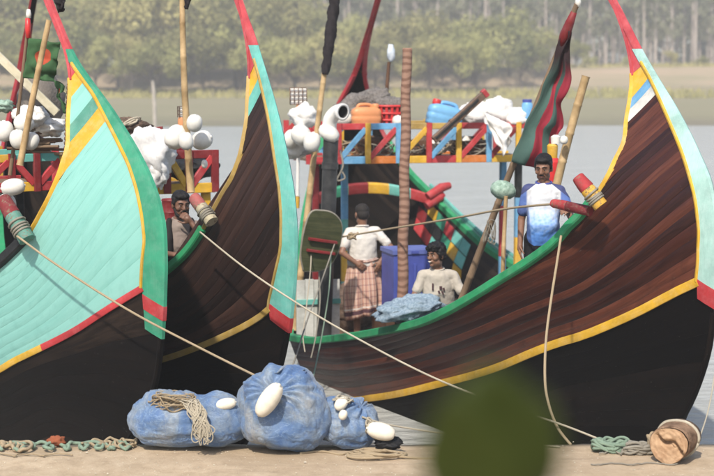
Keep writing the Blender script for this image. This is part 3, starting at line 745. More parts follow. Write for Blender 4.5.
bamboo('bamboo mast with a dark rag on top, beside the floats of the dark boat', at(191, 192, 15.2), at(182, -12, 15.2), .038, .028)
M['dark_cloth'] = plain('faded black cloth', (.03, .026, .028), .9, .4, 12, .5, .1)
def cloth_strip(name, label, p, q, width, mat, seed=0, nu=24, nv=6, drop=(1, 0, 0), amp=.05, cat='cloth', th=.006):
    p = Vector(p); q = Vector(q); V = []; UV = []; mb = MB(); drop = Vector(drop)
    for layer in (0, 1):
        for i in range(nu + 1):
            for j in range(nv + 1):
                u, v = i / nu, j / nv; w = width(u) if callable(width) else width
                s = p.lerp(q, u) + drop * (w * v)
                s += Vector((noise.noise((u * 5, v * 2, seed)) * amp * .4, noise.noise((u * 4, v * 3 + 9, seed)) * amp * (.3 + v) + layer * th, noise.noise((u * 6, v * 2 + 4, seed + 3)) * amp * .5 * v)); V.append(s); UV.append((u, v))
    N = nv + 1; o = (nu + 1) * N; Fc = []
    for i in range(nu):
        for j in range(nv):
            f = (i * N + j, i * N + j + 1, (i + 1) * N + j + 1, (i + 1) * N + j); Fc += [f, tuple(o + k for k in f[::-1])]
    b = [i * N for i in range(nu + 1)] + [nu * N + j for j in range(1, N)] + [i * N + nv for i in range(nu - 1, -1, -1)] + [j for j in range(nv - 1, 0, -1)]
    for k in range(len(b)): a, c = b[k], b[(k + 1) % len(b)]; Fc.append((a, c, o + c, o + a))
    ob = mb.add(V, Fc, 0, UV).build(name, mat, smooth=True)
    return tag(ob, label, cat) if label else ob
cloth_strip('cloth_scrap', 'dark scrap of cloth tied to the top of the bamboo mast', at(183, -10, 15.18), at(185, 9, 15.18), lambda u: .10 * (1 - u * .7), M['dark_cloth'], 3, 8, 5, (1, 0, -.1), .05)
cloth_strip('cloth_scrap', 'dark cloth rag fluttering behind the red horn of the aqua boat', at(53, -3, 13.2), at(58, 13, 13.2), lambda u: .13 * (1 - u * .5), M['dark_cloth'], 8, 8, 6, (.8, 0, .3), .08)

# mast with a furled black flag
p, q = at(309, 212, 19.0), at(338, -30, 19.0); p = p + (p - q) * .5
t = thing('flag_pole', 'slim pole with a furled black flag, beside the pipe with the white elbow', 'flagpole')
knobby(MB(), p, q, .046, .028).build('pole', M['bamboo'], t, angle=.8)
mb = MB(); P = []; rr = []
for i in range(60):
    u = i / 59; sg = .715 + .285 * u; P.append(p.lerp(q, sg)); rr.append(.03 + .040 * min(1, .35 + u * 1.6) * (1 - .15 * u))
mb.tube(P, rr, 16)
vv = []
for i, v in enumerate(mb.v):
    v = Vector(v); k = i // 16; c = P[min(k, 59)]; d = v - c; a = 2 * math.pi * (i % 16) / 16 + k * .16
    f = .80 + .30 * abs(math.sin(a * 2.0)) + .35 * noise.noise((math.cos(a) * 1.5, math.sin(a) * 1.5, k * .12)); vv.append(tuple(c + d * f))
mb.v = vv; mb.build('furled_flag', M['dark_cloth'], t, smooth=True)

# long leaning pole with torn green and red flag
def torn_flag_mat():
    m = NT('torn green and red flag cloth'); tc = m.n('ShaderNodeTexCoord'); sep = m.n('ShaderNodeSeparateXYZ'); m.l(tc.outputs['UV'], sep.inputs[0]); nz = m.noise(tc.outputs['UV'], 4, 4, .6)
    e = m.math('ADD', sep.outputs[1], m.math('MULTIPLY', m.math('SUBTRACT', nz, .5), .18))
    c = m.ramp(e, [(.0, (.055, .10, .085)), (.34, (.075, .14, .12)), (.36, (.26, .028, .045)), (.60, (.30, .032, .05)), (.62, (.06, .11, .095)), (.78, (.05, .09, .08)), (.80, (.27, .028, .045))])
    c = m.mix(m.ramp(m.math('ADD', sep.outputs[0], m.math('MULTIPLY', nz, .2)), [(.28, (1, 1, 1)), (.5, (0, 0, 0))]), c, (.035, .022, .024)); m.set(c, .9, .1); m.bump(m.noise(tc.outputs['UV'], 9, 4), .4, .02); return m.mat
M['torn_flag'] = torn_flag_mat()
t = thing('flag_pole', 'long leaning pole with a torn green and red flag, behind the man in blue', 'flagpole')
p, q = at(466, 290, 16.0), at(577, 4, 15.0); p0 = p + (p - q) * .22
knobby(MB(), p0, q, .042, .027, .4).build('pole', M['old_wood'], t, angle=.8)
fo = Vector((-.05, -.06, 0)); f = cloth_strip('flag', None, p.lerp(q, .915) + fo * .4, p.lerp(q, .47) + fo, lambda u: .07 + .36 * u ** .8 + .03 * math.sin(u * 23) * u, M['torn_flag'], 11, 40, 16, (.96, -.06, -.24), .13); f.parent = t
mb = MB(); mb.tube([p.lerp(q, s) for s in (.86, .9, .94, .975)], [.035, .055, .045, .03], 10); mb.build('flag_lashing', M['dark_red'], t, smooth=True)
MB().lathe([(.0, -.05), (.025, -.04), (.03, 0), (.022, .04), (0, .05)], q + Vector((.01, 0, .02)), 12).build('pole_cap', M['float'], t, smooth=True)
bamboo('stout pale bamboo pole leaning behind the head of the man in blue', at(549, 217, 14.9), at(586, 76, 14.8), .042, .040, node=.28)
bamboo('thin upright bamboo stake left of the man in blue', at(501, 345, 15.2), at(506, 196, 15.2), .024, .020, node=.4)
# green net wrapped float on the leaning pole
M['net_green'] = plain('pale green netting', (.20, .33, .25), .85, .4, 22, .8, .1, c2=(.42, .55, .46), bd=.01)
c = at(503, 190, 15.35); tag(MB().ell(c, (.13, .11, .095), Matrix.Rotation(.2, 3, 'Y'), 18, 12, fn=lambda d: 1 + .10 * noise.noise(d * 3) + .03 * math.sin(d.x * 22)).build('wrapped_float', M['net_green'], smooth=True), 'float wrapped in pale green netting, tied on the leaning flag pole', 'float')

# green flag with red disc and its stick, over the aqua boat
def disc_flag_mat():
    m = NT('green cloth with red disc'); tc = m.n('ShaderNodeTexCoord'); mp = m.n('ShaderNodeMapping'); m.l(tc.outputs['UV'], mp.inputs[0]); mp.inputs['Location'].default_value = (-.42, -.52, 0)
    ln = m.n('ShaderNodeVectorMath', operation='LENGTH'); m.l(mp.outputs[0], ln.inputs[0]); nz = m.noise(tc.outputs['UV'], 6, 4, .6)
    d = m.math('ADD', ln.outputs['Value'], m.math('MULTIPLY', m.math('SUBTRACT', nz, .5), .04))
    c = m.ramp(d, [(.0, (.44, .07, .035)), (.215, (.44, .07, .035)), (.225, (.05, .12, .05))]); c = m.mix(m.math('MULTIPLY', nz, .5), c, (.03, .05, .03)); m.set(c, .9, .1); return m.mat
M['disc_flag'] = disc_flag_mat()
t = thing('flag_pole', 'dark stick with a red and white top flying a green flag with red disc', 'flagpole')
p, q = at(10, 175, 13.6), at(27, 34, 13.6)
knobby(MB(), p, q, .018, .014, .4).build('pole', M['old_wood'], t, angle=.8)
MB().lathe([(.0, -.09), (.022, -.085), (.026, 0), (.022, .085), (.0, .09)], at(28, 28, 13.6), 12).build('red_top', M['red_plastic'], t, smooth=True)
MB().lathe([(.0, -.04), (.02, -.035), (.024, 0), (.016, .04), (.0, .045)], at(28.6, 14, 13.6), 12).build('white_top', M['float'], t, smooth=True)
f = cloth_strip('flag', None, at(29, 38, 13.58), at(23, 78, 13.58), .27, M['disc_flag'], 21, 20, 16, (1, .1, -.12), .08); f.parent = t
f = cloth_strip('flag_tail', None, at(53, 80, 13.56), at(63, 113, 13.56), lambda u: .05 + .03 * math.sin(u * 9), M['disc_flag'], 25, 14, 4, (1, 0, -.2), .07); f.parent = t
bamboo('bamboo pole leaning left in front of the green flag', at(20, 165, 13.3), at(49, 20, 13.3), .030, .024)
# notched dark stake near the sheer of the aqua boat
mb = MB(); p, q = at(66, 150, 13.5), at(69, 84, 13.5); P = []; rr = []
for i in range(44): P.append(p.lerp(q, i / 43)); rr.append(.022 if i % 3 else .013)
tag(mb.tube(P, rr, 10).build('notched_stake', M['old_wood'], angle=.5), 'short ringed stake standing behind the sheer of the aqua boat', 'pole')
tag(MB().beam(at(-14, 44, 14.2), at(57, 113, 14.2), .05, .075).build('cream_board', M['cream']), 'cream painted board slanting down behind the green flag', 'board')
M['grey_tarp'] = plain('grey tarpaulin', (.17, .15, .13), .8, .3, 6, .5, .2, bd=.02)
mb = MB(); c = at(40, 103, 14.6)
tag(mb.ell(c, (.22, .25, .30), None, 18, 12, fn=lambda d: 1 + .25 * noise.noise(d * 2.3)).build('tarpaulin_heap', M['grey_tarp'], smooth=True), 'grey tarpaulin heap under the slanting cream board', 'tarpaulin')

# ------------------------------------------------------------------ floats
def float_mesh(r, l, mat='float'):
    mb = MB(); prof = [(0.0, -l), (r * .16, -l * .985), (r * .17, -l * .90)]
    for i in range(13): a = -1.18 + 2.36 * i / 12; prof.append((r * math.cos(a) ** .8, l * .93 * math.sin(a) / math.sin(1.18) * .97))
    prof += [(r * .17, l * .90), (r * .16, l * .985), (0, l)]
    return mb.lathe(prof, (0, 0, 0), 20)
def add_float(label, px, py, Y, rx, ry=None, tilt=0, mat='float', yaw=0, group=None):
    """rx, ry: half-width and half-height in photo pixels"""
    c = at(px, py, Y); k = Y / F_PX; ry = ry or rx * 1.12
    o = float_mesh(rx * k, ry * k).build('float', M[mat], smooth=True, loc=c); o.rotation_euler = (random.uniform(-.25, .25), R(tilt), yaw)
    return tag(o, label, 'float', group)
gA, gB, gC = 'floats on the aqua boat', 'floats on the dark boat', 'floats on the red brown boat'
for a in (('white float at the top of the cluster on the aqua boat', 24, 123, 13.5, 10, 10, 60), ('white float at the left edge of the picture, on the aqua boat', 4, 131, 13.5, 10, 11, 0), ('hanging white float in front of the aqua boat rack, right one of the pair', 31, 141, 13.4, 8, 9.5, 20),
          ('hanging white float in front of the aqua boat rack, left one of the pair', 18, 139, 13.35, 8.5, 10, -5), ('large oval white float lying over the bitt of the aqua boat', 13, 187, 12.9, 8.5, 12.5, 82), ('small white float below the large oval one on the aqua boat', 7, 203, 12.95, 9, 10, -20)): add_float(*a, group=gA)
for a in (('topmost white float beside the bamboo mast of the dark boat', 194.5, 123, 15.0, 8, 9, 5), ('big round white float left of the bamboo mast', 176, 137, 15.2, 11, 13, 30), ('white float hanging in front of the bamboo mast', 186, 141, 14.9, 7.5, 9.5, -10), ('white float right of the bamboo mast, over the red rail', 202, 140, 15.25, 9.5, 11, 70), ('tiny white bulb float hanging below the red rail of the dark boat', 204.5, 164, 15.3, 3.2, 4.5, 0)): add_float(*a, group=gB)
for a in (('ivory float hanging lowest in the cluster by the pipe', 312, 142, 18.7, 8.5, 10.5, 10), ('round ivory float behind the slim pole by the pipe', 301, 135, 18.9, 10, 11, -40), ('oval white float tied in front of the black pipe', 329, 133, 18.75, 8, 11.5, -52), ('pale float behind the cluster by the wire lamp', 291, 139, 19.1, 8, 10, 20)): add_float(*a, mat='float', group=gC)
for a in (('white float lying on the rack behind the orange can', 344, 119, 21.1, 7, 9, 90), ('white float between the banded post and the red basket', 398, 121, 21.0, 6, 6, 0), ('round white float inside the truss right of the banded post', 434, 146, 21.2, 6.5, 6.5, 0), ('grey white float inside the truss under the white sacks', 464, 142, 21.3, 6, 7, 60), ('small white float at the rail end of the rack', 526, 119, 21.5, 4, 4.5, 10)): add_float(*a, group='floats on the truss rack')
# ------------------------------------------------------------------ gear on and around the racks
def blob(name, label, cat, c, r, mat, amp=.25, freq=2.2, n=28, m=18, seed=0, rot=None, flat=None, wr=.0, extra=None):
    def fn(d):
        v = d * freq + Vector((seed, seed * 2, 0))
        f = 1 + amp * noise.noise(v) + amp * .45 * noise.noise(v * 2.7) + amp * .2 * noise.noise(v * 6.1)
        if wr: f += wr * (abs(noise.noise(Vector((d.x * 9 + seed, d.y * 9, d.z * 2)))) - .25)
        return f * (extra(d) if extra else 1)
    mb = MB().ell((0, 0, 0), r, rot, n, m, fn=fn)
    if flat is not None: mb.v = [(x, y, max(z, flat)) for x, y, z in mb.v]
    o = mb.build(name, mat, smooth=True, loc=c)
    return tag(o, label, cat) if label else o
M['sack'] = plain('white woven sack', (.74, .72, .68), .8, .15, 9, .6, .2, bd=.012)
M['net_grey'] = plain('grey fishing net', (.18, .16, .15), .95, .5, 40, 1.0, .1, c2=(.34, .31, .28), bd=.015)
M['net_white'] = plain('white fishing net', (.78, .77, .75), .95, .15, 40, .6, .1, bd=.015)
M['net_blue'] = plain('pale blue fishing net', (.22, .35, .48), .95, .4, 40, 1.0, .1, c2=(.42, .52, .60), bd=.012)
k20 = 21.0 / F_PX
# jerry cans
def jerrycan(label, c, w, d, h_, mat, capm, rot):
    t = thing('jerrycan', label, 'jerrycan', c, rot)
    mb = MB(); prof = []
    for i in range(16):
        a = 2 * math.pi * i / 16; cx = math.cos(a); sy = math.sin(a); prof.append((math.copysign(abs(cx) ** .45, cx), math.copysign(abs(sy) ** .45, sy)))
    rings = [(0, .80, .80), (.03, .95, .95), (.10, 1, 1), (.26, .96, .96), (.30, 1, 1), (.50, 1, 1), (.54, .96, .96), (.60, 1, 1), (.76, 1, 1), (.88, .93, .9), (.97, .72, .7), (1.0, .5, .5)]
    V = [(px_ * w / 2 * sx, py_ * d / 2 * sy, z * h_) for z, sx, sy in rings for px_, py_ in prof]
    Fc = [(i * 16 + k, i * 16 + (k + 1) % 16, (i + 1) * 16 + (k + 1) % 16, (i + 1) * 16 + k) for i in range(len(rings) - 1) for k in range(16)] + [tuple(range(15, -1, -1)), tuple(range(len(rings) * 16 - 16, len(rings) * 16))]
    mb.add(V, Fc).build('can_body', mat, t, smooth=True)
    MB().tube(smooth_path([(-w * .30, 0, h_ * .93), (-w * .22, 0, h_ * 1.10), (w * .12, 0, h_ * 1.10), (w * .20, 0, h_ * .96)], 14), w * .055, 8).build('handle', mat, t, smooth=True)
    MB().lathe([(0, 0), (w * .11, 0), (w * .12, .01), (w * .12, w * .12), (w * .10, w * .15), (0, w * .15)], (w * .32, 0, h_ * .93), 14).build('cap', capm, t, angle=.6)
    return t
rzC = hC.th + math.pi / 2
jerrycan('faded orange jerrycan on the truss rack', at(366, 127, 20.90) - Vector((0, 0, 0)), 30 * k20, .2, 20 * k20, M['orange_plastic'], M['orange_plastic'], (0, 0, rzC))
jerrycan('sky blue jerrycan with red cap lying tilted on the rack', at(442, 127, 21.10), 36 * k20, .24, 22 * k20, M['blue_plastic'], M['red_plastic'], (0, R(-14), rzC + math.pi))
# red basket
t = thing('plastic_basket', 'red plastic basket behind the banded post, holding a grey net', 'basket', at(389, 127, 21.20))
mb = MB(); n = 22; H_ = .30; w = .27
for k in range(n):
    a = 2 * math.pi * k / n; mb.beam((w * .86 * math.cos(a), w * .7 * math.sin(a), 0), (w * math.cos(a), w * .82 * math.sin(a), H_), .035, .012, (math.cos(a), math.sin(a), 0))
mb.build('basket_slats', M['red_plastic'], t)
for z, s in ((.015, .87), (.10, .91), (.19, .955), (.29, 1.01)):
    MB().tube([(w * s * math.cos(q * .2618), w * .82 * s * math.sin(q * .2618), z) for q in range(25)], .016, 8).build('basket_ring', M['red_plastic'], t, smooth=True)
MB().lathe([(0, 0), (w * .84, 0), (w * .95, H_ * .95), (w * .9, H_ * .95), (w * .8, .02), (0, .02)], (0, 0, .004), 24, squash=(1, .8)).build('basket_liner', M['dark_red'], t, smooth=True)
blob('net_heap', 'grey net heaped over the red basket and orange can', 'net', at(362, 104, 21.45), (.42, .3, .16), M['net_grey'], .35, 1.8, seed=3, rot=Matrix.Rotation(-.35, 3, 'Y'), wr=.15)
blob('net_heap', 'dark net bulging out of the top of the red basket', 'net', at(389, 104, 21.20), (.25, .2, .10), M['net_grey'], .25, 2.2, seed=8, wr=.2)
# pole top with a plastic bag
t = thing('bag_pole', 'short pole with a clear plastic bag tied on top, behind the red basket', 'pole')
knobby(MB(), at(386, 108, 21.60), at(389, 62, 21.60), .028, .024).build('pole', M['brown_wood'], t, angle=.8)
M['film'] = plain('clear plastic film', (.45, .55, .66), .25, .3, 12, .4, .5, c2=(.75, .78, .80))
MB().ell(at(391, 53, 21.60), (.055, .05, .12), None, 14, 10, fn=lambda d: 1 + .35 * noise.noise(d * 3)).build('plastic_bag', M['film'], t, smooth=True)
# white sacks and hanging white cloth
for i, (px, py, r, sd, lb) in enumerate(((478, 114, (.30, .22, .17), 1, 'white sack under the tilted beam on the rack'), (497, 111, (.22, .22, .19), 5, 'white sack in the middle of the rack pile'), (514, 117, (.24, .2, .14), 9, 'white sack at the right end of the rack pile'))):
    blob('white_sack', lb, 'sack', at(px, py, 21.30), r, M['sack'], .28, 1.9, seed=sd, wr=.18)
cloth_strip('white_cloth', 'white cloth hanging over the top rail of the truss rack', at(484, 112, 20.75), at(510, 124, 20.70), lambda u: .15 + .30 * math.sin(u * 2.6) ** 2, M['sack'], 31, 26, 14, (.1, -.05, -1), .16, th=.01)
# tilted iron beam (tiller)
t = thing('tiller_beam', 'dark beam with a red end tilted across the rack, over the blue jerrycan', 'beam')
p, q = at(434, 140, 20.60), at(483, 95, 20.80); MB().beam(p, q, .07, .10).build('beam', M['iron'], t)
MB().beam(p.lerp(q, .04) + Vector((0, -.045, .0)), p.lerp(q, .9) + Vector((0, -.045, 0)), .02, .03).build('beam_strip', M['black_paint'], t)
MB().beam(p.lerp(q, 1.003), p.lerp(q, 1.07), .085, .115).build('red_end', M['red'], t)
MB().beam(p.lerp(q, .36), p.lerp(q, .40), .085, .12).build('iron_clamp', M['iron'], t)
# blue jar, buckets on the right end
t = thing('plastic_jar', 'tall blue plastic jar at the right end of the truss rack', 'jar', at(527, 119, 21.20))
MB().lathe([(0, 0), (.07, 0), (.075, .02), (.075, .20), (.06, .23), (0, .23)], (0, 0, 0), 16).build('jar_body', M['blue_plastic'], t, angle=.6); MB().lathe([(0, .231), (.065, .231), (.065, .27), (0, .27)], (0, 0, 0), 16).build('lid', M['crate_blue'], t, angle=.6)
t = thing('fuel_can', 'red can with yellow band and white cap behind the man in blue', 'can', at(552, 182, 15.3))
MB().lathe([(0, 0), (.085, 0), (.09, .02), (.085, .20), (.055, .24), (0, .24)], (0, 0, 0), 18).build('can_body', M['red_plastic'], t, angle=.6)
MB().lathe([(0, .241), (.05, .241), (.055, .36), (.04, .38), (0, .38)], (0, 0, 0), 14).build('yellow_band', M['yellow'], t, angle=.6); MB().lathe([(0, .381), (.045, .381), (.05, .45), (.02, .47), (0, .47)], (.03, 0, 0), 14).build('cap', M['float'], t, angle=.6)
add_float('small white float tied to the stout bamboo pole', 564, 140, 14.7, 4, 4.5, 10)

# loose ropes and gear inside the trusses
def tangle(name, label, c, size, mat, n=60, r=.006, seed=1, cat='rope', hang=0):
    rd = random.Random(seed); P = []; cur = Vector((0, 0, 0)); ang = 0
    for i in range(n):
        ang += rd.uniform(.5, 1.5); rad = rd.uniform(.45, 1)
        P.append(Vector((math.cos(ang) * size[0] * rad, math.sin(ang) * size[1] * rad, size[2] * rd.uniform(-1, 1))))
    o = MB().tube(smooth_path(P, n * 5), r, 5).build(name, M[mat], smooth=True, loc=c)
    return tag(o, label, cat) if label else o
for i, (px, lb) in enumerate(((352, 'tangle of tan rope inside the first bay of the truss rack'), (382, 'tangle of tan rope in the truss behind the red brace'), (412, 'tangle of grey rope in the truss right of the banded post'), (445, 'tangle of rope in the truss under the dark beam'), (475, 'tangle of rope in the truss under the white sacks'))):
    tangle('rope_tangle', lb, at(px, 148, 21.20), (.22, .25, .10), ('rope_tan', 'rope_grey', 'rope_grey', 'rope_tan', 'rope_grey')[i], 34, .010, i + 3)
M['junk'] = plain('dark jumbled gear', (.10, .07, .055), .9, .6, 9, .8, .15, c2=(.22, .15, .11), bd=.03)
for i, (px, s, lb) in enumerate(((372, .30, 'dark wooden box of gear low in the truss, left part'), (424, .26, 'dark box of gear low in the truss, middle'), (470, .30, 'dark box of gear low in the truss, right part'))):
    t = thing('gear_box', lb, 'box', at(px, 157, 21.40), (0, 0, rzC + (i - 1) * .2))
    for z in (.04, .12, .20): MB().box((0, -.16, z), (s * 1.5, .02, .07)).build('side_board', M['brown_wood'], t); MB().box((0, .16, z), (s * 1.5, .02, .07)).build('side_board', M['brown_wood'], t)
    for x in (-1, 1): MB().box((x * s * .74, 0, .12), (.02, .30, .23)).build('end_board', M['brown_wood'], t)
    blob('net_heap', None, None, (0, 0, .2), (s * .68, .15, .09), M['junk'], .4, 2.5, seed=i, n=18, m=12).parent = t

# left end of the rack: wire lamp, white bundles, pvc, pipe with elbow, hatch board
t = thing('wire_lamp', 'wire cage lamp on an orange wooden post, left of the slim pole', 'lamp')
MB().beam(at(296, 128, 19.60), at(299, 104, 19.60), .10, .06).build('lamp_post', M['orange_plastic'], t)
c = at(298.5, 96, 19.60); mb = MB()
for i in range(5):
    x = -.105 + .0525 * i; mb.tube([c + Vector((x, -.05, -.105)), c + Vector((x, -.06, .105))], .006, 5); mb.tube([c + Vector((-.105, -.055, x)), c + Vector((.105, -.055, x))], .006, 5)
mb.build('wire_cage', M['iron'], t, smooth=True); MB().box(c + Vector((0, 0, 0)), (.215, .05, .215)).build('reflector', M['pvc'], t)
MB().beam(at(284, 134, 19.80), at(294, 124, 19.80), .06, .06).build('red_arm', M['red'], t)
blob('white_sack', 'crumpled white sack under the wire lamp', 'sack', at(303, 117, 19.40), (.17, .15, .16), M['sack'], .35, 2.0, seed=21, wr=.2)
blob('white_sack', 'white sack hanging low beside the stem of the dark boat', 'sack', at(296, 146, 19.30), (.18, .15, .17), M['sack'], .25, 1.8, seed=23, wr=.2)
M['grey_board'] = plain('grey weathered board', (.30, .29, .27), .85, .3, 8, .3)
tag(MB().beam(at(284, 158, 19.40), at(316, 151, 19.20), .16, .04).build('weathered_board', M['grey_board']), 'grey weathered board under the floats by the pipe', 'board')
t = thing('pvc_pipe', 'thin white pvc pipe with brass foot beside the stem of the dark boat', 'pipe'); MB().tube([at(297.5, 196, 19.20), at(298, 158, 19.20)], .022, 12).build('tube', M['pvc'], t, angle=.7); MB().tube([at(297, 208, 19.20), at(297.5, 196.4, 19.20)], .03, 12).build('foot', M['yellow'], t, angle=.7)
t = thing('black_pipe', 'thick black pipe standing upright with a white elbow on top', 'pipe')
p, q = at(323, 356, 18.80), at(331, 138, 18.80); MB().tube([p, p.lerp(q, .3), p.lerp(q, .7), q], .092, 18).build('tube', M['black_pipe'], t, angle=.7)
MB().tube([p.lerp(q, .86) , p.lerp(q, .89)], .102, 18).build('pipe_collar', M['black_pipe'], t, angle=.7)
mb = MB(); P = [q + Vector((0, 0, .002)), q + Vector((0, 0, .14))] + [q + Vector((.02 + .12 * math.sin(a), -.10 * math.sin(a), .14 + .13 * (math.sin(a * 1.0)) * (1 if a < 1.6 else 1) * .9)) for a in (.3, .6, .9, 1.2, 1.45)]
P = smooth_path([q + Vector((-.005, 0, .002)), q + Vector((-.02, 0, .12)), q + Vector((.0, -.03, .24)), q + Vector((.08, -.09, .32)), q + Vector((.15, -.17, .32))], 18)
n_ = 18; outer = MB().tube(P, [.088] * 15 + [.098, .104, .104], n_, cap=False); inner = MB().tube(P, [.074] * 18, n_, cap=False)
outer.add(inner.v, [f[::-1] for f in inner.f], 1, inner.uv); o_ = 18 * n_
for k in range(n_): outer.f.append((17 * n_ + k, 17 * n_ + (k + 1) % n_, o_ + 17 * n_ + (k + 1) % n_, o_ + 17 * n_ + k)); outer.m.append(0)
outer.build('elbow', [M['pvc'], M['black_pipe']], t, smooth=True)
# octagonal hatch board hanging by ropes
M['hatch'] = hullwood('green black old board', (.018, .022, .010), (.045, .052, .022), (.11, .11, .05), .7, .2, (.25, .24, .18), .3)
t = thing('hatch_board', 'dark green rounded hatch board hanging beside the black pipe', 'board', at(322, 241, 18.10), (R(8), R(6), R(24))); t.scale = (1.25, 1.25, 1.25)
prof = [(-.14, -.30), (.06, -.27), (.17, -.12), (.18, .14), (.09, .26), (-.05, .29), (-.17, .24), (-.20, -.1)]
def slab(mb, outline, y0, y1):
    n = len(outline); V = [(x, y0, z) for x, z in outline] + [(x, y1, z) for x, z in outline]
    return mb.add(V, [tuple(range(n)), tuple(range(2 * n - 1, n - 1, -1))] + [(i, n + i, n + (i + 1) % n, (i + 1) % n) for i in range(n)])
out = [Vector((x, 0, z)) for x, z in prof]; out = smooth_path(out + [out[0]], 40)[:-1]
slab(MB(), [(p.x, p.z) for p in out], -.012, .012).build('board', M['hatch'], t)
MB().tube([p * 1.0 for p in out] + [out[0]], .012, 6).build('edge_rope', M['rope_grey'], t, smooth=True)
MB().beam((-.15, -.025, .02), (.14, -.025, .0), .05, .024, (0, 0, 1)).build('batten', M['dark_red'], t); MB().beam((-.15, -.024, -.09), (.14, -.024, -.11), .05, .022, (0, 0, 1)).build('batten', M['dark_red'], t)

# in the dark boat: red drum, white net bundle, dark post
t = thing('steel_drum', 'small red drum behind the man in the dark boat', 'drum', at(172, 236, 15.0)); t.scale = (.8, .8, .95)
MB().lathe([(0, 0), (.12, 0), (.125, .01), (.12, .02), (.12, .12), (.126, .13), (.12, .14), (.12, .24), (.126, .25), (.12, .26), (.12, .36), (.126, .37), (.12, .385), (.11, .375), (0, .375)], (0, 0, 0), 22).build('drum_body', M['dark_red'], t, angle=.6); MB().lathe([(0, .376), (.02, .376), (.02, .392), (0, .392)], (.05, -.04, 0), 10).build('bung', M['iron'], t, angle=.5)
blob('net_bundle', 'white net bundle slumped over the rack of the dark boat', 'net', at(152, 150, 16.0), (.26, .24, .26), M['net_white'], .35, 1.7, seed=4, wr=.10)
blob('net_bundle', 'trailing end of white net hanging below the rack of the dark boat', 'net', at(158, 172, 15.9), (.11, .1, .17), M['net_white'], .4, 2.2, seed=6, wr=.12)
blob('cork_heap', 'brown heap of cork line on the rack of the dark boat', 'net', at(132, 128, 16.3), (.20, .18, .10), M['junk'], .45, 2.6, seed=9, wr=.3)
tangle('rope_tangle', 'coil of pale rope on top of the cork heap of the dark boat', at(131, 122, 16.2), (.12, .12, .05), 'rope_pale', 26, .010, 17)
tag(MB().beam(at(125, 134, 16.4), at(163, 131, 16.4), .05, .10).build('red_board', M['dark_red']), 'dark red board behind the white net bundle', 'board')
t = thing('warning_light', 'orange lamp with a wire top on the rack of the dark boat', 'lamp', at(182, 131, 16.8)); MB().lathe([(0, 0), (.045, 0), (.045, .12), (.035, .15), (0, .15)], (0, 0, 0), 14).build('lamp_body', M['orange_plastic'], t, angle=.6)
mb = MB()
for k in range(6): a = k * math.pi / 3; mb.tube([(.045 * math.cos(a), .045 * math.sin(a), .15), (.045 * math.cos(a), .045 * math.sin(a), .27)], .006, 5)
for z in (.18, .22, .265): mb.tube([(.046 * math.cos(k * .5236), .046 * math.sin(k * .5236), z) for k in range(13)], .005, 5)
mb.build('wire_guard', M['iron'], t); MB().lathe([(0, .155), (.03, .155), (.03, .26), (0, .26)], (0, 0, 0), 12).build('glass', M['float'], t, angle=.6)
M['dark_tarp'] = plain('black tarpaulin', (.012, .012, .013), .6, .4, 8, .6, .3, bd=.02)
blob('tarpaulin_heap', 'black tarpaulin under the red rail of the dark boat rack', 'tarpaulin', at(192, 168, 16.9), (.28, .25, .12), M['dark_tarp'], .35, 2.4, seed=12, wr=.2)
# on the aqua boat: firewood and net behind the floats
rd = random.Random(5)
for i in range(9):
    a = at(rd.uniform(6, 40), 150 - i * 1.6, 14.4 + rd.uniform(0, .3)); b = at(rd.uniform(50, 66), 151 - i * 2.6 + rd.uniform(-4, 4), 14.3 + rd.uniform(0, .3))
    tag(knobby(MB(), a, b, rd.uniform(.014, .022), .013, .3, 8).build('firewood_stick', M['brown_wood' if i % 2 else 'old_wood'], angle=.8), 'brown stick in the pile on the rack of the aqua boat', 'stick', 'sticks on the rack of the aqua boat')
blob('white_sack', 'white sack lying on the sticks over the aqua boat rack', 'sack', at(50, 127, 14.5), (.15, .15, .08), M['sack'], .4, 2.1, seed=31, wr=.3)
blob('white_sack', 'white sack behind the floats near the bamboo pole on the left', 'sack', at(30, 116, 14.3), (.16, .14, .10), M['sack'], .3, 2.0, seed=33, wr=.25)
blob('net_bundle', 'small green net bundle at the left edge above the floats', 'net', at(4, 106, 14.3), (.09, .1, .06), M['net_green'], .4, 2.4, seed=35, wr=.3)
# in the red brown boat: blue fish boxes, net heap, canvas
def fish_box(label, c, s, rz, lid=True):
    t = thing('fish_box', label, 'box', c, (0, 0, rz)); x, y, z = s; mb = MB()
    for sx in (-1, 1): mb.box((sx * (x / 2 - .015), 0, z / 2), (.03, y, z))
    for sy in (-1, 1): mb.box((0, sy * (y / 2 - .015), z / 2), (x - .062, .03, z))
    mb.box((0, 0, .02), (x - .062, y - .062, .03)); mb.build('box_body', M['crate_blue'], t)
    for sx in (-.33, 0, .33): MB().box((sx * x, -y / 2 - .011, z * .45), (.035, .02, z * .78)).build('box_rib', M['crate_blue'], t)
    if lid:
        l = MB().box((0, 0, z + .026), (x + .03, y + .03, .05)).build('lid', M['crate_lid'], t); MB().box((0, -y / 2 - .022, z + .026), (.09, .012, .03)).build('latch', M['crate_blue'], l)
    return t
M['crate_lid'] = plain('faded blue plastic lid', (.10, .13, .36), .5, .25, 5, .1, .4)
fish_box('violet blue fish box with lid, behind the sitting man', Vector((at(408, 300, 18.6).x, 18.6, .84)), (.52, .5, .72), hC.th + math.pi / 2 + .05)
fish_box('blue fish box under the tan canvas, right of the sitting man', Vector((at(505, 300, 16.6).x, 16.6, 1.0)), (.7, .5, .22), hC.th + math.pi / 2)
M['canvas'] = plain('tan canvas', (.55, .40, .22), .9, .3, 7, .5, .1, bd=.02)
blob('canvas_sheet', 'tan canvas folded on the blue box right of the sitting man', 'canvas', Vector((at(492, 277, 16.6).x, 16.6, 1.30)), (.24, .2, .05), M['canvas'], .3, 2, seed=41, wr=.25)
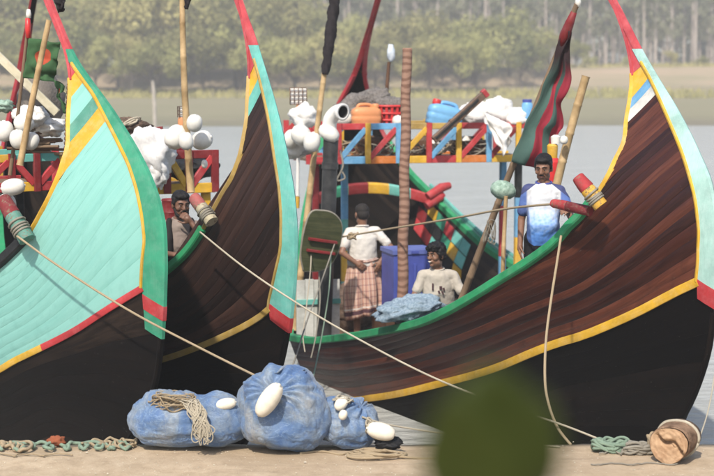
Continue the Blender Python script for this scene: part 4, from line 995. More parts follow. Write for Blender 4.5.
blob('net_heap', 'pale blue net heaped against the green rail before the sitting man', 'net', at(408, 309, 16.2), (.37, .26, .13), M['net_blue'], .30, 1.8, n=44, m=26, seed=43, wr=.22, rot=Matrix.Rotation(-.16, 3, 'Y'))
# white cabin planks left of the man with the checked wrap
t = thing('cabin_wall', 'low cabin wall of pale worn planks behind the black pipe', 'cabin', Vector((at(318, 300, 18.9).x, 18.9, .36)), (0, 0, hC.th + math.pi / 2))
for i in range(5): MB().box((-.22 + .11 * i, 0, .42), (.104, .03, .80 + .02 * (i % 2))).build('wall_plank', M['white_paint'], t)
MB().box((0, -.03, .55), (.56, .03, .06)).build('cross_batten', M['aqua'], t)
tag(blob('engine_cover', None, None, Vector((at(350, 318, 20.2).x, 20.2, .62)), (.45, .35, .3), M['junk'], .3, 1.8, seed=50), 'dark cover heaped over the engine behind the man in the checked wrap', 'tarpaulin')
pl = local(hC, (at(412, 300, 18.6).x, 18.6, 0)); MB().box((pl.x, pl.y, .60), (.6, .8, .45)).build('engine_platform', M['brown_wood'], hC.root)
pl = local(hC, (at(505, 300, 16.6).x, 16.6, 0)); MB().box((pl.x, pl.y, .67), (.5, .7, .64)).build('fish_hold', M['brown_wood'], hC.root)
# line of rope ends hanging under the rack
tag(MB().tube(smooth_path([at(340, 150, 19.7), at(343, 166, 19.65), at(337, 180, 19.65), at(345, 178, 19.65), at(341, 170, 19.66)], 26), .012, 6).build('rope_end', M['rope_grey'], smooth=True), 'frayed rope end hanging under the left bay of the rack', 'rope')
tangle('wire_coil', 'thin coil of wire hanging on the leaning flag pole', at(490, 232, 15.7), (.07, .03, .13), 'rope_grey', 24, .004, 77)
# ------------------------------------------------------------------ people
def skin_mat(name, c):
    m = NT(name); v = m.coord('Object', (1, 1, 1)); a = m.noise(v, 9, 5, .6); f = m.noise(v, 120, 3, .6)
    m.set(m.ramp(a, [(.3, mul(c, .78)), (.7, mul(c, 1.12))]), .5, .4); m.b.inputs['Subsurface Weight'].default_value = .06; m.b.inputs['Subsurface Radius'].default_value = (.012, .005, .003); m.bump(f, .15, .001); return m.mat
M['skin'] = skin_mat('brown skin', (.215, .108, .066)); M['skin_dark'] = skin_mat('dark brown skin', (.165, .082, .052))
M['hair'] = plain('black hair', (.008, .007, .007), .55, .4, 60, .8, .3, bd=.004); M['grey_hair'] = plain('cropped greying hair', (.028, .024, .022), .7, .5, 90, .8, .2, bd=.003)
M['eye_white'] = plain('eye white', (.40, .36, .32), .3, .05, 8, 0); M['iris'] = plain('dark iris', (.012, .007, .005), .2, .05, 8, 0); M['lip'] = plain('lips', (.17, .065, .05), .5, .15, 30, .1)
M['teeth'] = plain('teeth', (.75, .71, .62), .35, .05, 8, 0)
def cloth_mat(name, c, var=.2, c2=None):
    m = NT(name); v = m.coord('Object', (1, 1, 1)); a = m.noise(v, 4, 5, .6, .5); f = m.noise(v, 160, 2, .5)
    m.set(m.ramp(a, [(.3, mul(c, 1 - var)), (.7, c2 or mul(c, 1.05))]), .85, .2); x = m.noise(v, 7, 4, .55, .8); m.bump(m.math('ADD', x, m.math('MULTIPLY', f, .12)), .55, .02); return m.mat
M['shirt_white'] = cloth_mat('off white cotton', (.60, .565, .51), .16); M['shirt_beige'] = cloth_mat('washed beige cotton', (.42, .38, .32), .15); M['shirt_taupe'] = cloth_mat('taupe cotton', (.25, .20, .17), .2)
M['vest'] = cloth_mat('dark vest cloth', (.02, .018, .018)); M['trousers'] = cloth_mat('black trousers', (.012, .012, .014))
def jersey_mat():
    """white yoke fading to blue hexagon print, navy shoulders, printed on the cloth"""
    m = NT('blue and white printed jersey'); tc = m.n('ShaderNodeTexCoord'); sep = m.n('ShaderNodeSeparateXYZ'); m.l(tc.outputs['Object'], sep.inputs[0])
    z = sep.outputs[2]; x = m.math('ABSOLUTE', sep.outputs[0]); vo = m.n('ShaderNodeTexVoronoi'); vo.inputs['Scale'].default_value = 34; m.l(tc.outputs['Object'], vo.inputs['Vector'])
    zz = m.math('ADD', z, m.math('MULTIPLY', m.math('SUBTRACT', vo.outputs['Distance'], .35), .12)); g = m.math('DIVIDE', m.math('SUBTRACT', zz, .76), .62, True)
    c = m.ramp(g, [(.0, (.06, .16, .50)), (.30, (.10, .25, .62)), (.52, (.30, .45, .75)), (.72, (.50, .53, .58)), (.88, (.54, .55, .57))])
    # navy shoulder yoke, blue sleeves, dark side panels
    sh = m.math('GREATER_THAN', m.math('ADD', x, m.math('MULTIPLY', m.math('SUBTRACT', z, 1.30), 1.3)), .205)
    slv = m.ramp(x, [(.150, (0, 0, 0)), (.165, (1, 1, 1))]); c = m.mix(slv, c, (.09, .15, .38)); c = m.mix(sh, c, (.05, .06, .15))
    side = m.ramp(m.math('ADD', x, m.math('MULTIPLY', m.math('SUBTRACT', 1.2, z), .10)), [(.135, (0, 0, 0)), (.15, (.75, .75, .75))]); c = m.mix(m.math('MULTIPLY', side, m.math('LESS_THAN', z, 1.2)), c, (.04, .06, .16)); m.set(c, .7, .3); m.bump(m.noise(m.coord('Object', (1, 1, .7)), 7, 4, .55, .8), .5, .02); return m.mat
M['jersey'] = jersey_mat()
def lungi_mat():
    m = NT('pink checked cotton'); tc = m.n('ShaderNodeTexCoord'); sep = m.n('ShaderNodeSeparateXYZ'); m.l(tc.outputs['UV'], sep.inputs[0])
    def bands(s, n, w):
        f = m.math('FRACT', m.math('MULTIPLY', s, n)); return m.math('LESS_THAN', f, w)
    base = m.ramp(m.noise(tc.outputs['UV'], 5, 4), [(.3, (.46, .27, .20)), (.7, (.58, .38, .29))])
    c = m.mix(m.math('MULTIPLY', bands(sep.outputs[0], 14, .22), .55), base, (.22, .10, .10)); c = m.mix(m.math('MULTIPLY', bands(sep.outputs[1], 9, .20), .55), c, (.20, .09, .10)); c = m.mix(m.math('MULTIPLY', bands(m.math('ADD', sep.outputs[0], .31), 14, .08), .8), c, (.62, .56, .5))
    hem = m.math('LESS_THAN', m.math('ABSOLUTE', m.math('SUBTRACT', sep.outputs[1], .10)), .035); c = m.mix(hem, c, (.10, .05, .06)); c = m.mix(m.math('LESS_THAN', m.math('ABSOLUTE', m.math('SUBTRACT', sep.outputs[1], .17)), .012), c, (.66, .6, .54))
    m.set(c, .9, .15); return m.mat
M['lungi'] = lungi_mat()
TEX = bpy.data.textures.new('cloth folds', 'CLOUDS'); TEX.noise_scale = .11; TEX.noise_depth = 2
TEXH = bpy.data.textures.new('hair locks', 'CLOUDS'); TEXH.noise_scale = .028; TEXH.noise_depth = 2
def organic(o, voxel, it=4, disp=0, tex=None):
    r = o.modifiers.new('skin', 'REMESH'); r.mode = 'VOXEL'; r.voxel_size = voxel; r.use_smooth_shade = True
    s = o.modifiers.new('soft', 'SMOOTH'); s.factor = .5; s.iterations = it
    if disp: d = o.modifiers.new('folds', 'DISPLACE'); d.texture = tex; d.strength = disp; d.mid_level = .5; d.texture_coords = 'LOCAL'
    return o
def loft(mb, secs, n=24, mat=0):
    """secs: (center, rx, ry, frame rotation z) closed loft"""
    V = []; UV = []
    for i, s in enumerate(secs):
        c = Vector(s[0]); rz = s[3] if len(s) > 3 else 0
        for k in range(n):
            a = 2 * math.pi * k / n; e = Vector((s[1] * math.cos(a), s[2] * math.sin(a), 0)); e.rotate(Matrix.Rotation(rz, 3, 'Z')); V.append(c + e); UV.append((k / n, i / (len(secs) - 1)))
    N = len(secs); Fc = [(i * n + k, i * n + (k + 1) % n, (i + 1) * n + (k + 1) % n, (i + 1) * n + k) for i in range(N - 1) for k in range(n)] + [tuple(range(n - 1, -1, -1)), tuple(range((N - 1) * n, N * n))]
    return mb.add(V, Fc, mat, UV)
def hand(mb, w, d, nrm, curl=.35, side=1, spread=1.0):
    """w wrist, d finger direction, nrm back of the hand; side gives the thumb's side"""
    d = Vector(d).normalized(); nrm = Vector(nrm); nrm = (nrm - d * nrm.dot(d)).normalized(); s = d.cross(nrm) * side
    mb.cap(w, w + d * .045, .026, .030); mb.cap(w + d * .03 + s * .018, w + d * .082 + s * .026, .018, .015); mb.cap(w + d * .03 - s * .016, w + d * .078 - s * .026, .018, .014); mb.cap(w + d * .04, w + d * .085, .02, .016)
    for k, (off, ln) in enumerate(((.030, .068), (.010, .078), (-.010, .073), (-.029, .058))):
        p = w + d * (.085 - .004 * abs(k - 1)) + s * off; dd = (d + s * off * 2.2 * spread).normalized(); c = 0
        for sg in range(3):
            c += curl; e = dd * math.cos(c) - nrm * math.sin(c); q = p + e * ln * (.44, .31, .25)[sg]; mb.cap(p, q, .0092 - .0008 * sg, .0086 - .0008 * sg, 8); p = q
    p = w + d * .022 + s * .026; e = (d * .6 + s * .75 - nrm * .25).normalized(); q = p + e * .04; mb.cap(p, q, .0125, .0105, 8); e = (d * .9 + s * .3 - nrm * .4).normalized(); r = q + e * .03; mb.cap(q, r, .0105, .0095, 8); mb.cap(r, r + (e - nrm * .2) * .022, .0092, .008, 8)
def head(mb, Hm):
    def E(c, r): mb.ell(Hm @ Vector(c), r, Hm.to_3x3(), 16, 12)
    def C(p, q, a, b): mb.cap(Hm @ Vector(p), Hm @ Vector(q), a, b, 10)
    E((0, .012, .035), (.075, .096, .088)); E((0, -.025, .01), (.068, .066, .085)); E((0, -.022, -.055), (.057, .062, .055)); E((0, -.066, -.092), (.026, .022, .020))
    for s in (-1, 1):
        E((s * .042, -.055, -.018), (.026, .028, .024)); E((s * .045, -.015, -.068), (.018, .04, .03)); E((s * .078, .012, -.004), (.010, .022, .033)); C((s * .012, -.086, .034), (s * .046, -.072, .036), .010, .009); E((s * .013, -.100, -.020), (.010, .010, .009)); E((s * .032, -.075, -.001), (.018, .010, .006))
    C((0, -.086, .026), (0, -.107, -.014), .010, .013); E((0, -.109, -.017), (.012, .012, .010)); E((0, -.088, -.046), (.026, .011, .008)); E((0, -.086, -.060), (.022, .011, .008)); E((0, -.078, -.052), (.03, .012, .016))
def face_parts(body, Hm, smile=False, moustache=False, beard=False):
    for s in (-1, 1):
        e = MB().ell(Hm @ Vector((s * .031, -.0745, .012)), .0118, Hm.to_3x3(), 12, 8).build('eye', M['eye_white'], body, smooth=True)
        MB().ell(Hm @ Vector((s * .031 , -.0845, .012)), (.0062, .004, .0062), Hm.to_3x3(), 10, 6).build('iris', M['iris'], e, smooth=True)
        MB().tube([Hm @ Vector(q) for q in ((s * .012, -.0965, .036), (s * .03, -.0905, .042), (s * .05, -.077, .037))], [.004, .0048, .003], 6).build('eyebrow', M['hair'], body, smooth=True)
        MB().tube([Hm @ Vector(q) for q in ((s * .018, -.0875, .018), (s * .031, -.0885, .0225), (s * .044, -.083, .018))], [.002, .0028, .002], 6).build('eyelid', M['skin_dark'], body, smooth=True)
    MB().tube([Hm @ Vector(q) for q in ((-.024, -.0945, -.0515), (0, -.1005, -.053), (.024, -.0945, -.0515))], [.004, .007, .004], 6, squash=.6).build('lips', M['lip'], body, smooth=True)
    if smile: MB().tube([Hm @ Vector(q) for q in ((-.022, -.096, -.050), (0, -.104, -.054), (.022, -.096, -.050))], [.003, .0065, .003], 6).build('teeth', M['teeth'], body, smooth=True)
    if moustache: MB().tube([Hm @ Vector(q) for q in ((-.032, -.088, -.046), (-.012, -.1005, -.036), (0, -.102, -.035), (.012, -.1005, -.036), (.032, -.088, -.046))], [.003, .006, .005, .006, .003], 6).build('moustache', M['hair'], body, smooth=True)
    if beard:
        mb = MB()
        for s in (-1, 1): mb.cap(Hm @ Vector((s * .068, -.012, -.03)), Hm @ Vector((s * .052, -.05, -.085)), .012, .016); mb.cap(Hm @ Vector((s * .052, -.05, -.085)), Hm @ Vector((0, -.078, -.108)), .016, .018)
        organic(mb.build('beard', M['hair'], body), .006, 2, .006, TEXH)
def hair(body, Hm, kind):
    mb = MB(); E = lambda c, r: mb.ell(Hm @ Vector(c), r, Hm.to_3x3(), 18, 12)
    if kind == 'crop':
        E((0, .026, .052), (.081, .092, .080)); E((0, .05, .0), (.074, .066, .07)); E((0, -.02, .085), (.068, .07, .042)); v, d, mt = .007, .004, 'grey_hair'
    elif kind == 'short':
        E((0, .024, .062), (.085, .098, .082)); E((0, .05, .005), (.077, .068, .075)); E((0, -.035, .098), (.072, .062, .036)); v, d, mt = .006, .012, 'hair'
        for s in (-1, 1): E((s * .073, -.002, .04), (.014, .032, .045))
    else:
        E((0, .02, .068), (.094, .105, .088)); E((0, .055, .01), (.085, .07, .085)); E((.01, -.05, .105), (.075, .06, .044)); E((-.03, -.075, .083), (.04, .032, .030)); E((.04, -.07, .085), (.035, .03, .03)); v, d, mt = .006, .034, 'hair'
        for s in (-1, 1): E((s * .080, -.004, .035), (.018, .038, .055))
    return organic(mb.build('hair', M[mt], body), v, 2, d, TEXH)
def limb(mb, a, b, c, r): mb.cap(a, b, r[0], r[1]); mb.cap(b, c, r[1] * 1.0, r[2])
def person(label, loc, rz, J, Hm, skin, hands, legs=True):
    mb = MB(); V = {k: Vector(v) for k, v in J.items()}
    loft(mb, [(V['pel'] - Vector((0, 0, .05)), .12, .09), (V['pel'] + Vector((0, 0, .03)), .135, .095), (V['pel'].lerp(V['chest'], .4), .12, .085), (V['chest'] + Vector((0, 0, -.05)), .13, .088), (V['chest'] + Vector((0, 0, .06)), .125, .08), (V['neck'] + Vector((0, 0, -.05)), .08, .06), (V['neck'] + Vector((0, 0, .0)), .06, .06)])
    mb.cap(V['neck'] - Vector((0, 0, .04)), Hm @ Vector((0, .02, -.04)), .052, .054); head(mb, Hm)
    for s in 'RL':
        mb.cap(V['neck'] + Vector((0, 0, -.06)), V['sh' + s], .042, .036); limb(mb, V['sh' + s], V['el' + s], V['wr' + s], (.040, .037, .026)); hd = hands[s]; hand(mb, V['wr' + s], hd[0], hd[1], hd[2], hd[3])
        if legs:
            limb(mb, V['hip' + s], V['kn' + s], V['an' + s], (.082, .053, .037)); f = V['an' + s]; fd = Vector(J.get('ft' + s, (0, -1, 0))); mb.cap(f + Vector((0, 0, -.035)) - fd * .04, f + fd * .13 + Vector((0, 0, -.045)), .034, .026); mb.cap(f + fd * .1 + Vector((0, 0, -.048)), f + fd * .17 + Vector((0, 0, -.052)), .03, .02)
    body = mb.build('person', M[skin], smooth=True, loc=loc, rot=(0, 0, rz)); organic(body, .0062, 4); return tag(body, label, 'person')
def shirt(body, J, hem, mat, sleeve=.62, loose=1.0, name='shirt', folds=.028, voxel=.009, hem_rx=.175, belly=0.0):
    V = {k: Vector(v) for k, v in J.items()}; mb = MB(); p, c, n = V['pel'], V['chest'], V['neck']; q = loose
    hc = p + (c - p).normalized() * (hem - p.z) if abs(hem - p.z) < .4 else p
    loft(mb, [(hc, hem_rx * q, .132 * q), (hc + Vector((0, 0, .02)), (hem_rx + .004) * q, .136 * q), (p.lerp(c, .35) + Vector((0, -belly, 0)), .168 * q, (.128 + belly) * q), (c + Vector((0, 0, -.06)), .166 * q, .128 * q), (c + Vector((0, 0, .06)), .160 * q, .118 * q), (n + Vector((0, 0, -.075)), .112 * q, .092), (n + Vector((0, .004, -.03)), .082, .076), (n + Vector((0, .008, -.012)), .07, .068)])
    for s in 'RL':
        mb.cap(n + Vector((0, 0, -.075)), V['sh' + s], .070, .062); e = V['sh' + s].lerp(V['el' + s], sleeve); mb.cap(V['sh' + s], e, .060, .057); 
    o = mb.build(name, mat, body); return organic(o, voxel, 5, folds, TEX)
def collar(body, J, mat):
    n = Vector(J['neck']); P = [n + Vector((.072 * math.cos(a), .010 + .066 * math.sin(a), -.012 + .012 * math.sin(a))) for a in [2 * math.pi * k / 20 for k in range(21)]]
    MB().tube(P, .010, 8).build('collar', mat, body, smooth=True)

# man in the blue and white jersey, standing on the foredeck of the red brown boat
J = dict(pel=(0, 0, .92), chest=(0, -.01, 1.22), neck=(0, -.01, 1.425), shR=(-.148, 0, 1.335), elR=(-.205, .03, 1.06), wrR=(-.215, -.03, .83), shL=(.148, -.01, 1.335), elL=(.255, -.05, 1.10), wrL=(.235, -.24, 1.155), hipR=(-.09, 0, .88), knR=(-.10, -.02, .47), anR=(-.11, .01, .085), hipL=(.09, 0, .88), knL=(.11, -.02, .47), anL=(.12, .01, .085))
Hm = Matrix.Translation((-.005, -.03, 1.545)) @ Matrix.Rotation(R(-14), 4, 'Z') @ Matrix.Rotation(R(14), 4, 'X')
ft = at(541, 400, 14.5); ft.z = 1.28
m1 = person('man in a blue and white jersey standing on the foredeck, hand on the red bitt', ft, R(-6), J, Hm, 'skin', {'R': ((0, -.12, -1), (-1, 0, 0), .22, -1), 'L': ((-.35, -.8, .25), (.6, .1, .8), .55, -1)})
hair(m1, Hm, 'short'); face_parts(m1, Hm, moustache=True); shirt(m1, J, .80, M['jersey'], .72, .93, belly=.04); collar(m1, J, M['crate_blue'])
mb = MB(); loft(mb, [((0, 0, .75), .16, .125), ((0, 0, .95), .165, .125)])
for s in 'RL': V = {k: Vector(v) for k, v in J.items()}; limb(mb, V['hip' + s], V['kn' + s], V['an' + s] + Vector((0, 0, .03)), (.098, .075, .065))
organic(mb.build('trousers', M['trousers'], m1), .010, 4, .012, TEX)

# man seen from behind, hands on hips, checked wrap
J = dict(pel=(0, 0, .92), chest=(.01, 0, 1.20), neck=(.01, -.01, 1.405), shR=(-.162, 0, 1.325), elR=(-.335, .07, 1.13), wrR=(-.185, .15, 1.00), shL=(.162, 0, 1.325), elL=(.265, .12, 1.10), wrL=(.11, .165, .985), hipR=(-.09, 0, .88), knR=(-.13, .02, .47), anR=(-.15, .03, .085), hipL=(.09, 0, .88), knL=(.08, -.02, .47), anL=(.06, -.03, .085))
Hm = Matrix.Translation((.01, -.03, 1.525)) @ Matrix.Rotation(R(10), 4, 'Z') @ Matrix.Rotation(R(12), 4, 'X')
ft = at(363, 350, 19.0); ft.z = .36
m2 = person('man seen from behind in a white shirt and pink checked wrap, hands on hips', ft, R(180 + 8), J, Hm, 'skin', {'R': ((.25, .05, -.9), (-.3, 1, .1), .25, 1), 'L': ((-.7, .1, -.45), (-.1, 1, .1), .30, -1)})
m2.scale = (1.06, 1.06, 1.06); hair(m2, Hm, 'crop'); face_parts(m2, Hm); shirt(m2, J, .93, M['shirt_white'], .66, 1.05); collar(m2, J, M['shirt_white'])
mb = MB(); V = []; UV = []; n, N = 72, 18
for i in range(N + 1):
    t = i / N; z = 1.00 - .68 * t
    for k in range(n):
        a = 2 * math.pi * k / n; fold = (.012 + .05 * t) * (.5 * math.sin(a * 7 + 1.5 * t) + .35 * math.sin(a * 12 + 2 - t * 2) + .3 * noise.noise((math.cos(a) * 2, math.sin(a) * 2, t * 1.5)))
        rx = .165 + .045 * math.sin(t * 2.4) + fold; ry = .130 + .04 * math.sin(t * 2.4) + fold
        V.append((rx * math.cos(a) - .02 * t, ry * math.sin(a), z - (.05 * math.sin(a + 2.2) * t))); UV.append((k / n * 2, 1 - t))
Fc = [(i * n + k, i * n + (k + 1) % n, (i + 1) * n + (k + 1) % n, (i + 1) * n + k) for i in range(N) for k in range(n)]
mb.add(V, Fc, 0, UV); o = mb.build('wrap_skirt', M['lungi'], m2, smooth=True); sol = o.modifiers.new('cloth', 'SOLIDIFY'); sol.thickness = .005
MB().tube([(.170 * math.cos(a), .140 * math.sin(a), 1.0 + .01 * math.sin(3 * a)) for a in [2 * math.pi * k / 28 for k in range(29)]], .018, 8).build('waist_roll', M['lungi'], m2, smooth=True)

# smiling man sitting by the blue net
J = dict(pel=(0, .02, .72), chest=(0, -.04, 1.00), neck=(-.01, -.075, 1.215), shR=(-.162, -.06, 1.125), elR=(-.255, -.12, .91), wrR=(-.215, -.19, .74), shL=(.162, -.04, 1.125), elL=(.275, -.13, .90), wrL=(.19, -.34, .80), hipR=(-.09, 0, .70), knR=(-.06, -.34, .66), anR=(.02, -.12, .16), hipL=(.09, 0, .70), knL=(.24, -.30, .66), anL=(.22, -.14, .16))
Hm = Matrix.Translation((-.025, -.115, 1.345)) @ Matrix.Rotation(R(-42), 4, 'Z') @ Matrix.Rotation(R(2), 4, 'X')
ft = at(438, 330, 16.4); ft.z = .44
m3 = person('smiling man in a beige t-shirt sitting behind the pale blue net', ft, R(-4), J, Hm, 'skin', {'R': ((.2, -.5, -.7), (-.5, -.6, .3), .3, -1), 'L': ((-.6, -.7, -.2), (0, -.2, 1), .35, 1)})
hair(m3, Hm, 'thick'); face_parts(m3, Hm, smile=True); shirt(m3, J, .72, M['shirt_beige'], .68, 1.06); collar(m3, J, M['shirt_beige'])
M['print'] = plain('dark chest print', (.05, .02, .025), .85, .3, 20, 0)
for k, (x, z, w, hh) in enumerate(((-.055, 1.02, .016, .075), (.03, 1.01, .028, .035), (.062, .995, .022, .03), (.012, .965, .02, .03), (.05, .958, .016, .04))): MB().box((x, -.176 - (.003 if k else 0), z), (w, .012, hh), Matrix.Rotation(R(-6 * k), 3, 'Y')).build('shirt_print', M['print'], m3)
mb = MB(); Vj = {k: Vector(v) for k, v in J.items()}; loft(mb, [((0, .02, .62), .16, .125), ((0, .02, .78), .16, .12)])
for s in 'RL': limb(mb, Vj['hip' + s], Vj['kn' + s], Vj['an' + s], (.10, .08, .06))
organic(mb.build('trousers', M['trousers'], m3), .011, 4, .012, TEX)
sl = local(hC, at(440, 330, 16.4)); bw = hC.b(sl.x, .95) - .06
MB().box((sl.x - .02, 0, 1.02), (.30, bw * 2, .05)).build('thwart', M['old_wood'], hC.root)

# man leaning in the dark boat, hand at his mouth
J = dict(pel=(0, .06, .92), chest=(0, 0, 1.22), neck=(0, -.03, 1.425), shR=(-.162, 0, 1.335), elR=(-.24, -.10, 1.10), wrR=(-.10, -.28, 1.10), shL=(.162, -.02, 1.335), elL=(.22, -.27, 1.20), wrL=(.085, -.205, 1.395), hipR=(-.09, .06, .88), knR=(-.10, .04, .47), anR=(-.11, .06, .085), hipL=(.09, .06, .88), knL=(.11, .04, .47), anL=(.12, .06, .085))
Hm = Matrix.Translation((.005, -.065, 1.545)) @ Matrix.Rotation(R(14), 4, 'Z') @ Matrix.Rotation(R(8), 4, 'X')
ft = at(182, 400, 14.7); ft.z = .92
m4 = person('bearded man in a taupe shirt leaning in the dark boat, hand at his mouth', ft, R(12), J, Hm, 'skin_dark', {'R': ((.8, -.5, -.1), (0, -.3, 1), .4, -1), 'L': ((-.55, -.05, .55), (.2, -1, .1), .75, -1)})
hair(m4, Hm, 'short'); face_parts(m4, Hm, moustache=True, beard=True); shirt(m4, J, .82, M['shirt_taupe'], .95, 1.04); collar(m4, J, M['shirt_taupe'])
mb = MB(); Vj = {k: Vector(v) for k, v in J.items()}
for s, x in (('R', -1), ('L', 1)): mb.cap((x * .13, -.12, .95), (x * .125, -.115, 1.22), .045, .05); mb.cap((x * .125, -.115, 1.22), (x * .105, -.05, 1.40), .05, .03); mb.cap((x * .15, .02, .95), (x * .14, .04, 1.34), .07, .05)
organic(mb.build('vest', M['vest'], m4), .011, 4, .01, TEX)
mb = MB(); loft(mb, [((0, .06, .78), .155, .12), ((0, .06, .96), .16, .12)])
for s in 'RL': limb(mb, Vj['hip' + s], Vj['kn' + s], Vj['an' + s], (.098, .075, .062))
organic(mb.build('trousers', M['trousers'], m4), .011, 3)
# ------------------------------------------------------------------ foreground: net bags, ropes, log
GZ = QZ
def bag_mat():
    m = NT('blue mesh bag over pale net'); v = m.coord('Object', (1, 1, 1), True); a = m.noise(v, 3.2, 5, .6, .8); b = m.noise(v, 42, 5, .7)
    def lines(vec, sc, lo):
        n = m.noise(vec, sc, 3, .5, 1.2); r = m.math('ABSOLUTE', m.math('SUBTRACT', n, .5)); return m.ramp(r, [(.0, (1, 1, 1)), (lo, (0, 0, 0))])
    l1 = lines(m.coord('Object', (1, 1, .45), True), 9, .035); l2 = lines(m.coord('Object', (.5, 1, 1.2), True), 14, .03); l3 = lines(m.coord('Object', (1, 1, 1), True), 30, .05)
    c = m.ramp(a, [(.30, (.055, .115, .25)), (.44, (.09, .155, .275)), (.56, (.165, .21, .265)), (.70, (.27, .285, .295))])
    c = m.mix(m.math('MULTIPLY', m.ramp(b, [(.48, (0, 0, 0)), (.66, (1, 1, 1))]), .4), c, (.07, .11, .18)); c = m.mix(m.math('MULTIPLY', l1, .28), c, (.045, .10, .26)); c = m.mix(m.math('MULTIPLY', l2, .30), c, (.30, .42, .58)); c = m.mix(m.math('MULTIPLY', l3, .12), c, (.06, .12, .25))  # dark crease and pale ridge lines: wrinkle shading painted into the colour
    m.set(c, .58, .35); m.b.inputs['Sheen Weight'].default_value = .15
    m.bump(m.math('ADD', m.math('MULTIPLY', b, .5), m.math('MULTIPLY', m.math('SUBTRACT', l2, l1), .3)), .35, .010); return m.mat
M['bag'] = bag_mat()
def net_bag(label, px, py_bot, Y, wpx, hpx, depth, seed, knot=None, tilt=0, lean=0, pinch=None):
    k = Y / F_PX; c = at(px, py_bot, Y); c.z = GZ + .006; rx, rz, ry = wpx / 2 * k, hpx / 2 * k, depth / 2
    bm = bmesh.new(); bmesh.ops.create_icosphere(bm, subdivisions=6, radius=1)
    kd = Vector(knot).normalized() if knot else None
    for v in bm.verts:
        d = v.co.normalized(); e = Vector((math.copysign(abs(d.x) ** .8, d.x) * rx, math.copysign(abs(d.y) ** .85, d.y) * ry, math.copysign(abs(d.z) ** .8, d.z) * rz))
        s = d * 1.7 + Vector((seed, 0, 0)); f = 1 + .17 * noise.noise(s * .8) + .055 * noise.noise(s * 2.1)
        wr = abs(noise.noise(Vector((d.x * 5 + seed, d.y * 5, d.z * 11 + d.x * 3)))); f += .016 * (wr - .25) - .02 * max(0, 1 - abs(noise.noise(Vector((d.x * 4.5 + seed, d.y * 4, d.z * 2.2 + 7)))) * 9) - .012 * max(0, 1 - abs(noise.noise(Vector((d.x * 9, d.y * 9 + seed, d.z * 6)))) * 9)
        if kd:                                       # cloth gathered towards the knot
            g = max(0, d.dot(kd)); ax = kd.orthogonal().normalized(); ay = kd.cross(ax); ang = math.atan2(d.dot(ay), d.dot(ax)); r_ = math.sqrt(max(0, 1 - g * g))
            f += .075 * g ** 2 * math.sin(ang * 13 + 3 * noise.noise(d * 2)) * min(1, r_ * 3) - .26 * math.exp(-(r_ / .28) ** 2) * (g > 0)
        if pinch is not None: f -= .17 * math.exp(-((d.x - pinch) / .13) ** 2) * (.4 + .6 * max(0, d.z + .4))
        v.co = e * f; v.co.x += lean * v.co.z
        v.co.z = max(v.co.z + rz, .004 + .015 * abs(noise.noise((v.co.x * 9, v.co.y * 9, seed))))
    me = bpy.data.meshes.new('net_bag'); bm.to_mesh(me); bm.free(); me.materials.append(M['bag']); me.polygons.foreach_set('use_smooth', [True] * len(me.polygons))
    o = link('net_bag', me, None, c, (0, 0, tilt)); return tag(o, label, 'bag')
net_bag('long blue net bag lying at the left of the three, rope hanging over it', 190, 453, 11.20, 118, 60, .44, 2, (-.1, .3, .9), 0, 0, .17)
net_bag('big round blue net bag with a float pushed into its fold, in the middle', 283, 453, 11.12, 90, 84, .52, 9, (-.15, -.80, .62), 0, -.05)
net_bag('small blue net bag at the right, leaning on the round one', 346, 451, 11.22, 66, 50, .40, 15, (.5, -.2, .7), 0, -.12)
# the tied neck of the round bag
cloth_strip('bag_neck', 'twisted blue mouth of cloth on top of the round net bag', at(273, 377, 11.05), at(305, 384, 11.02), lambda u: .05 + .05 * math.sin(u * 5) ** 2, M['bag'], 44, 18, 8, (.1, .05, .9), .10, th=.012)
def ground_float(label, px, py, Y, rx, ry, tilt, pitch=0): 
    o = add_float(label, px, py, Y, rx, ry, tilt, 'float_worn'); o.rotation_euler.x = pitch; return o
f = ground_float('long worn ivory float tucked into the fold of the round bag', 269, 400, 10.82, 10, 21, 33, .15)
ground_float('small ivory float on the left shoulder of the round bag', 262, 385, 11.1, 9, 12, 50)
ground_float('small ivory float on top of the long bag, beside the round bag', 226, 404, 11.05, 6, 11, 80)
ground_float('ivory float hanging on the right end of the small bag', 381, 431.5, 10.95, 9, 15.5, 104)
ground_float('small ivory float in the rope on top of the small bag', 341, 404, 11.05, 6, 8, 40); ground_float('half hidden ivory float on the front of the small bag', 343, 415, 10.98, 4.5, 5.5, 20)

def rope(label, pts, r, mat, n=40, name='rope', wob=0, seed=0, cat='rope'):
    P = smooth_path(pts, n)
    if wob: P = [p + Vector((noise.noise((i * .31, seed, 0)), noise.noise((i * .31, seed, 5)), noise.noise((i * .31, seed, 9)) * .5)) * wob for i, p in enumerate(P)]
    return tag(MB().tube(P, r, 7).build(name, M[mat], smooth=True), label, cat)
# rope skein hanging over the long bag
rd = random.Random(3); P = []
U = rd.uniform
for i in range(26):
    x4, y4 = 203 + U(-9, 8), 438 + U(-10, 8)
    P += [at(186 + U(-8, 14), 401 + U(-2, 4), 11.02), at(196 + U(-9, 8), 410 + U(-4, 4), 10.95), at(201 + U(-9, 9), 426 + U(-7, 7), 10.92), at(x4, y4, 10.91), at(x4 + U(-6, 6), y4 - U(3, 9), 10.90), at(199 + U(-8, 8), 414 + U(-5, 5), 10.93)]
tag(MB().tube(smooth_path(P, 900), .0045, 5).build('rope_skein', M['rope_pale'], smooth=True), 'skein of pale rope hanging over the front of the long bag', 'rope')
tangle('rope_tangle', 'pale rope heaped on top of the long bag', at(174, 402, 11.1), (.19, .12, .065), 'rope_tan', 200, .005, 21)
tangle('rope_tangle', 'pale rope heaped on top of the small bag', at(343, 400, 11.1), (.08, .08, .03), 'rope_pale', 40, .006, 22)
